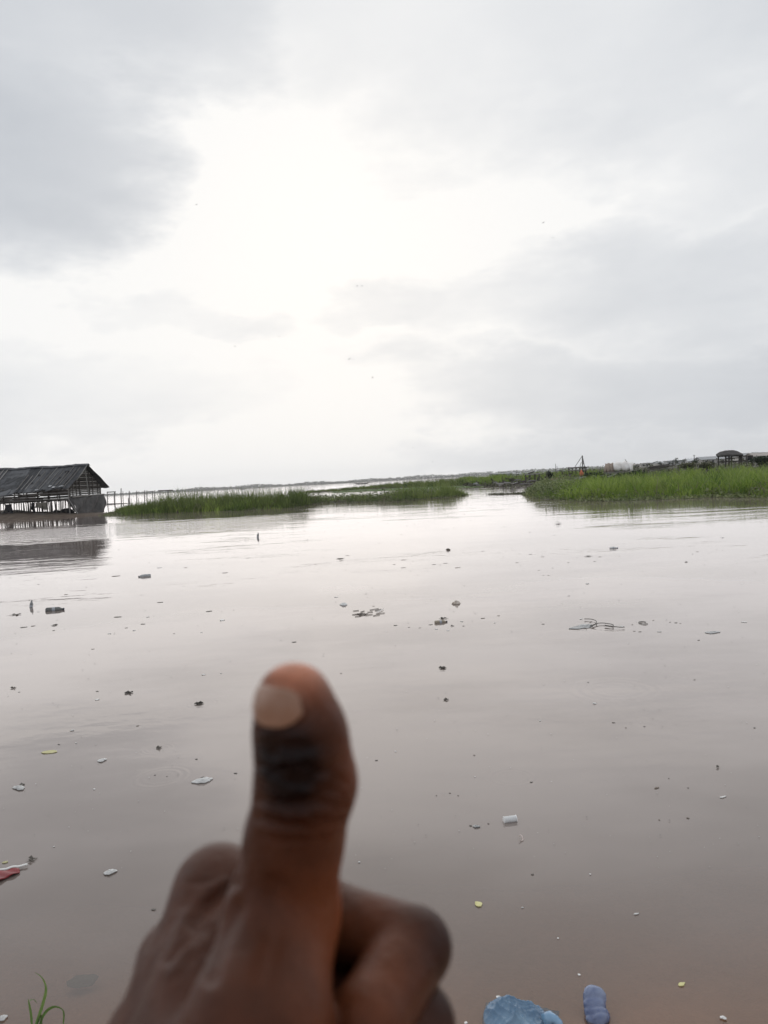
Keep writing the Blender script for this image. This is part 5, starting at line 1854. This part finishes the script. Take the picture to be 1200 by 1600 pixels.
def surface_nets(Fd):
    sgn = Fd < 0
    nx, ny, nz_ = Fd.shape
    cs = np.zeros((nx - 1, ny - 1, nz_ - 1), np.int8)
    for i_ in (0, 1):
        for j_ in (0, 1):
            for k_ in (0, 1):
                cs += sgn[i_:nx - 1 + i_, j_:ny - 1 + j_, k_:nz_ - 1 + k_]
    act = np.argwhere((cs > 0) & (cs < 8))
    idx = -np.ones(cs.shape, np.int64)
    idx[tuple(act.T)] = np.arange(len(act))
    corners = [(i_, j_, k_) for i_ in (0, 1) for j_ in (0, 1) for k_ in (0, 1)]
    vals = {c_: Fd[act[:, 0] + c_[0], act[:, 1] + c_[1], act[:, 2] + c_[2]] for c_ in corners}
    acc_ = np.zeros((len(act), 3))
    cnt = np.zeros(len(act))
    for c_ in corners:
        for ax in range(3):
            if c_[ax] == 0:
                e_ = list(c_)
                e_[ax] = 1
                a_, b_ = vals[c_], vals[tuple(e_)]
                ch = (a_ < 0) != (b_ < 0)
                t = np.where(ch, a_ / np.where(ch, a_ - b_, 1), 0)
                p = np.array(c_, float)[None].repeat(len(act), 0)
                p[:, ax] += t
                acc_[ch] += p[ch]
                cnt[ch] += 1
    V_ = (act + acc_ / cnt[:, None]) * VOX + lo
    quads = []
    for ax in range(3):
        o1, o2 = [(1, 2), (2, 0), (0, 1)][ax]
        s0 = [slice(1, -1)] * 3
        s0[ax] = slice(0, -1)
        s1 = list(s0)
        s1[ax] = slice(1, None)
        A, B = sgn[tuple(s0)], sgn[tuple(s1)]
        ed = np.argwhere(A != B)
        off = np.array([1, 1, 1])
        off[ax] = 0
        ed = ed + off
        inside = sgn[tuple(ed.T)]
        cells = []
        for (u_, w_) in ((-1, -1), (0, -1), (0, 0), (-1, 0)):
            c_ = ed.copy()
            c_[:, o1] += u_
            c_[:, o2] += w_
            cells.append(idx[tuple(c_.T)])
        q = np.stack(cells, 1)
        q[~inside] = q[~inside][:, ::-1]
        quads.append(q)
    return V_, np.concatenate(quads)


HVt, HQ = surface_nets(field)
# even out the voxel steps
for _ in range(3):
    e = np.concatenate([HQ[:, [0, 1]], HQ[:, [1, 2]], HQ[:, [2, 3]], HQ[:, [3, 0]]])
    acc_ = np.zeros_like(HVt)
    cnt = np.zeros(len(HVt))
    for a_, b_ in ((0, 1), (1, 0)):
        np.add.at(acc_, e[:, a_], HVt[e[:, b_]])
        np.add.at(cnt, e[:, a_], 1)
    HVt = HVt * .45 + .55 * acc_ / cnt[:, None]


def to_world(p_mm):
    return (np.asarray(R3) @ (np.asarray(p_mm).T / 1000.0)).T + np.array([0, 0, CAM_H])


# folds of the skin: joint creases, the web of the thumb, the bent finger, the nail fold
def front_normals(V_, Q_):
    n_ = np.cross(V_[Q_[:, 2]] - V_[Q_[:, 0]], V_[Q_[:, 3]] - V_[Q_[:, 1]])
    out = np.zeros_like(V_)
    for k_ in range(4):
        np.add.at(out, Q_[:, k_], n_)
    return out / np.maximum(np.linalg.norm(out, axis=1), 1e-9)[:, None]


HN = front_normals(HVt, HQ)
if (HN * (HVt - HVt.mean(0))).sum() < 0:
    HN = -HN
facing = np.clip((HN * (-HVt / np.linalg.norm(HVt, axis=1)[:, None])).sum(1) * 2.5, 0, 1)
ppx = 600 - HVt[:, 0] / HVt[:, 2] * F
ppy = 800 + HVt[:, 1] / HVt[:, 2] * F
folds = [([(402, 1196), (430, 1204), (470, 1196), (515, 1208), (538, 1222)], 4.5, .55), ([(402, 1222), (440, 1234), (490, 1226), (535, 1240)], 4.0, .45),
         ([(403, 1250), (450, 1262), (500, 1256), (542, 1262)], 5.0, .8), ([(402, 1278), (440, 1292), (490, 1296), (535, 1280)], 5.0, .75), ([(410, 1306), (450, 1314), (505, 1310)], 5.0, .35),
         ([(405, 1180), (440, 1186), (480, 1180)], 4.5, .35), ([(366, 1380), (345, 1398), (322, 1420), (300, 1446)], 7.0, 1.3), ([(318, 1452), (290, 1470), (262, 1500)], 8.0, .9),
         ([(372, 1420), (345, 1470), (330, 1530)], 10.0, .9), ([(430, 1380), (420, 1460), (400, 1560)], 12.0, .5),
         ([(300, 1345), (325, 1352), (352, 1348)], 5.0, .4), ([(284, 1372), (310, 1380), (340, 1372)], 5.0, .4),
         ([(398, 1066), (440, 1066), (478, 1080), (490, 1104), (478, 1130), (445, 1142), (410, 1136)], 5.5, .55)]
crease = np.zeros(len(HVt))
for path, wd_, dp_ in folds:
    best = np.full(len(HVt), 1e9)
    for (x0, y0), (x1, y1) in zip(path[:-1], path[1:]):
        ddx, ddy = x1 - x0, y1 - y0
        t_ = np.clip(((ppx - x0) * ddx + (ppy - y0) * ddy) / (ddx * ddx + ddy * ddy), 0, 1)
        best = np.minimum(best, np.hypot(ppx - x0 - t_ * ddx, ppy - y0 - t_ * ddy))
    g_ = np.exp(-(best / wd_) ** 2) * dp_ - .35 * dp_ * np.exp(-((best - 2.4 * wd_) / (1.3 * wd_)) ** 2)
    near_ = HVt[:, 2] > -225 * HS
    HVt = HVt - HN * (g_ * facing * near_)[:, None]
    crease = np.maximum(crease, np.exp(-(best / wd_) ** 2) * np.minimum(dp_, 1) * facing * near_)


# skin tones: paler palm side, dark knuckles, reddish thumb tip with top light painted in
def prox(c_, r_):
    return np.exp(-np.sum((HVt - c_) ** 2, 1) / (r_ * r_))


tipc = hp(455, 1040, 188)
dors = hp(440, 1235, 178)
dors2 = hp(440, 1170, 178)
base_c = np.array([0.072, 0.0235, 0.0115])
tip_lit_c = np.array([0.46, 0.185, 0.11])
dark_c = np.array([0.008, 0.0022, 0.002])
palm_c = np.array([0.19, 0.050, 0.014])
colr = np.tile(base_c, (len(HVt), 1))


def lay(colr, f, c_):
    f = np.clip(f, 0, 1)[:, None]
    return colr * (1 - f) + c_ * f


colr = lay(colr, 1.1 * prox(hp(560, 1150, 205), 15), palm_c)
colr = lay(colr, 0.9 * prox(hp(560, 1420, 200), 15) + .5 * prox(hp(540, 1250, 210), 10), palm_c)
colr = lay(colr, 0.5 * prox(hp(590, 1540, 175), 18), palm_c)
colr = lay(colr, 1.15 * prox(dors, 11) + 1.0 * prox(dors2, 8.5), dark_c)
colr = lay(colr, .8 * prox(hp(690, 1480, 214), 12) + .5 * prox(hp(690, 1600, 210), 12), dark_c * 1.6)
colr = lay(colr, 1.25 * prox(tipc, 8.0), tip_lit_c)  # light from above on the thumb tip, put into its colour
kn = np.clip(1.3 * prox(dors, 10) + .6 * prox(hp(300, 1430, 205), 12), 0, 1)
# thumb wrinkles run across the joint: along-thumb coordinate kept as an attribute
tdir = thumb[4][0] - thumb[6][0]
tdir = tdir / np.linalg.norm(tdir)
along = (HVt - thumb[6][0]) @ tdir
HW_ = to_world(HVt)
base = Vector(to_world(wrist[None])[0])
me = np_mesh('hand', HW_ - np.array(base), HQ, None, {'skin': np.concatenate([colr, np.ones((len(colr), 1))], 1), 'knuckle': kn, 'along': along})
sk = bpy.data.materials.new('brown_skin')
sk.use_nodes = True
T = NT(sk.node_tree)
at1 = T.n('ShaderNodeAttribute')
at1.attribute_name = 'skin'
at2 = T.n('ShaderNodeAttribute')
at2.attribute_name = 'knuckle'
at3 = T.n('ShaderNodeAttribute')
at3.attribute_name = 'along'
co = T.n('ShaderNodeTexCoord').outputs['Object']
mott = T.noise(co, 90, 4, .6)
hs = T.n('ShaderNodeHueSaturation')
T.put(hs.inputs['Color'], at1.outputs['Color'])
T.put(hs.inputs['Value'], T.rng(mott, .3, .7, .82, 1.15))
pr = T.n('ShaderNodeBsdfPrincipled')
T.put(pr.inputs['Base Color'], hs.outputs[0])
pr.inputs['Roughness'].default_value = .44
pr.inputs['Specular IOR Level'].default_value = .19
pr.inputs['Subsurface Weight'].default_value = .12
pr.inputs['Subsurface Radius'].default_value = (.004, .0015, .0008)
pr.inputs['Subsurface Scale'].default_value = 1.0
pores = T.noise(co, 900, 3, .6)
wr = T.m('SINE', T.m('ADD', T.m('MULTIPLY', at3.outputs['Fac'], 1.0), T.m('MULTIPLY', T.noise(co, 95, 3), 13.0)))
hgt = T.m('ADD', T.m('MULTIPLY', pores, .00012), T.m('MULTIPLY', T.m('MULTIPLY', wr, at2.outputs['Fac']), .0012))
hgt = T.m('ADD', hgt, T.m('MULTIPLY', T.noise(co, 260, 4, .6), .0007))
bn = T.n('ShaderNodeBump')
bn.inputs['Strength'].default_value = .8
bn.inputs['Distance'].default_value = 1.0
T.put(bn.inputs['Height'], hgt)
T.put(pr.inputs['Normal'], bn.outputs[0])
o = T.n('ShaderNodeOutputMaterial')
T.put(o.inputs['Surface'], pr.outputs[0])
hand = link('hand', me, sk, None, True)
hand.location = base
tag(hand, 'raised bare left hand giving a thumbs up in front of the water', 'hand')

# thumbnail: laid on the surface of the thumb
nail_rows, nail_cols = 13, 17
V_ = []
tree_pts = HVt


def project(p0, dirv):
    """first skin point met along a line, by marching the field"""
    p = np.array(p0, float)
    for _ in range(120):
        g = (p - lo) / VOX
        i_ = np.clip(g.astype(int), 0, dims - 2)
        f_ = g - i_
        v = 0.0
        for a_ in (0, 1):
            for b_ in (0, 1):
                for c_ in (0, 1):
                    wgt = (f_[0] if a_ else 1 - f_[0]) * (f_[1] if b_ else 1 - f_[1]) * (f_[2] if c_ else 1 - f_[2])
                    v += wgt * field[i_[0] + a_, i_[1] + b_, i_[2] + c_]
        if v < 0.05:
            break
        p = p + dirv * max(min(v * .6, 1.5), .04)
    return p


axis_n = -tdir                                  # towards the tip
view_n = np.array([0, 0, 1.0]) - axis_n * axis_n[2]
view_n /= np.linalg.norm(view_n)
side_n = np.cross(axis_n, view_n)               # points to picture left or right
if side_n[0] > 0:
    side_n = -side_n
cen = hp(457, 1076, 190)
for r_ in range(nail_rows):
    for c_ in range(nail_cols):
        a2 = rad(28 + (c_ / (nail_cols - 1) - .5) * 90)
        v = r_ / (nail_rows - 1)
        u = abs(c_ / (nail_cols - 1) - .5) * 2
        # rounded at the root, nearly straight at the free edge
        y0 = -3.6 + 2.4 * u ** 3
        y1 = 3.9 - 1.9 * u ** 4
        yy = y0 + (y1 - y0) * v
        dn = view_n * math.cos(a2) + side_n * math.sin(a2)
        st_p = cen + axis_n * yy + dn * 22
        p = project(st_p, -dn)
        V_.append(p + dn * (.02 + .40 * math.cos(math.pi * u / 2) ** .6))
q = []
for r_ in range(nail_rows - 1):
    for c_ in range(nail_cols - 1):
        k_ = r_ * nail_cols + c_
        q.append((k_, k_ + 1, k_ + nail_cols + 1, k_ + nail_cols))
me = np_mesh('thumbnail', to_world(np.array(V_)) - np.array(base), np.array(q))
nm = mat('nail_plate', (0.40, 0.265, 0.205), (0.25, 0.135, 0.085), .3, 70, .1, 300, .5)
nail = link('thumbnail', me, nm, hand, True)
sm = nail.modifiers.new('thickness', 'SOLIDIFY')
sm.thickness = .0006
sm.offset = 0

# ------------------------------------------------------------------ haze
hzb = MB()
hzb.box((0, 0, 28), (7900, 7900, 64))
hm = bpy.data.materials.new('pale_haze')
hm.use_nodes = True
T = NT(hm.node_tree)
pv = T.n('ShaderNodeVolumePrincipled')
pv.inputs['Color'].default_value = (.98, .99, 1.0, 1)
pv.inputs['Density'].default_value = .00017
pv.inputs['Anisotropy'].default_value = .6
o = T.n('ShaderNodeOutputMaterial')
T.put(o.inputs['Volume'], pv.outputs[0])
hzo = hzb.build('haze', hm)
tag(hzo, 'pale damp haze over the whole lagoon', 'haze', kind='stuff')
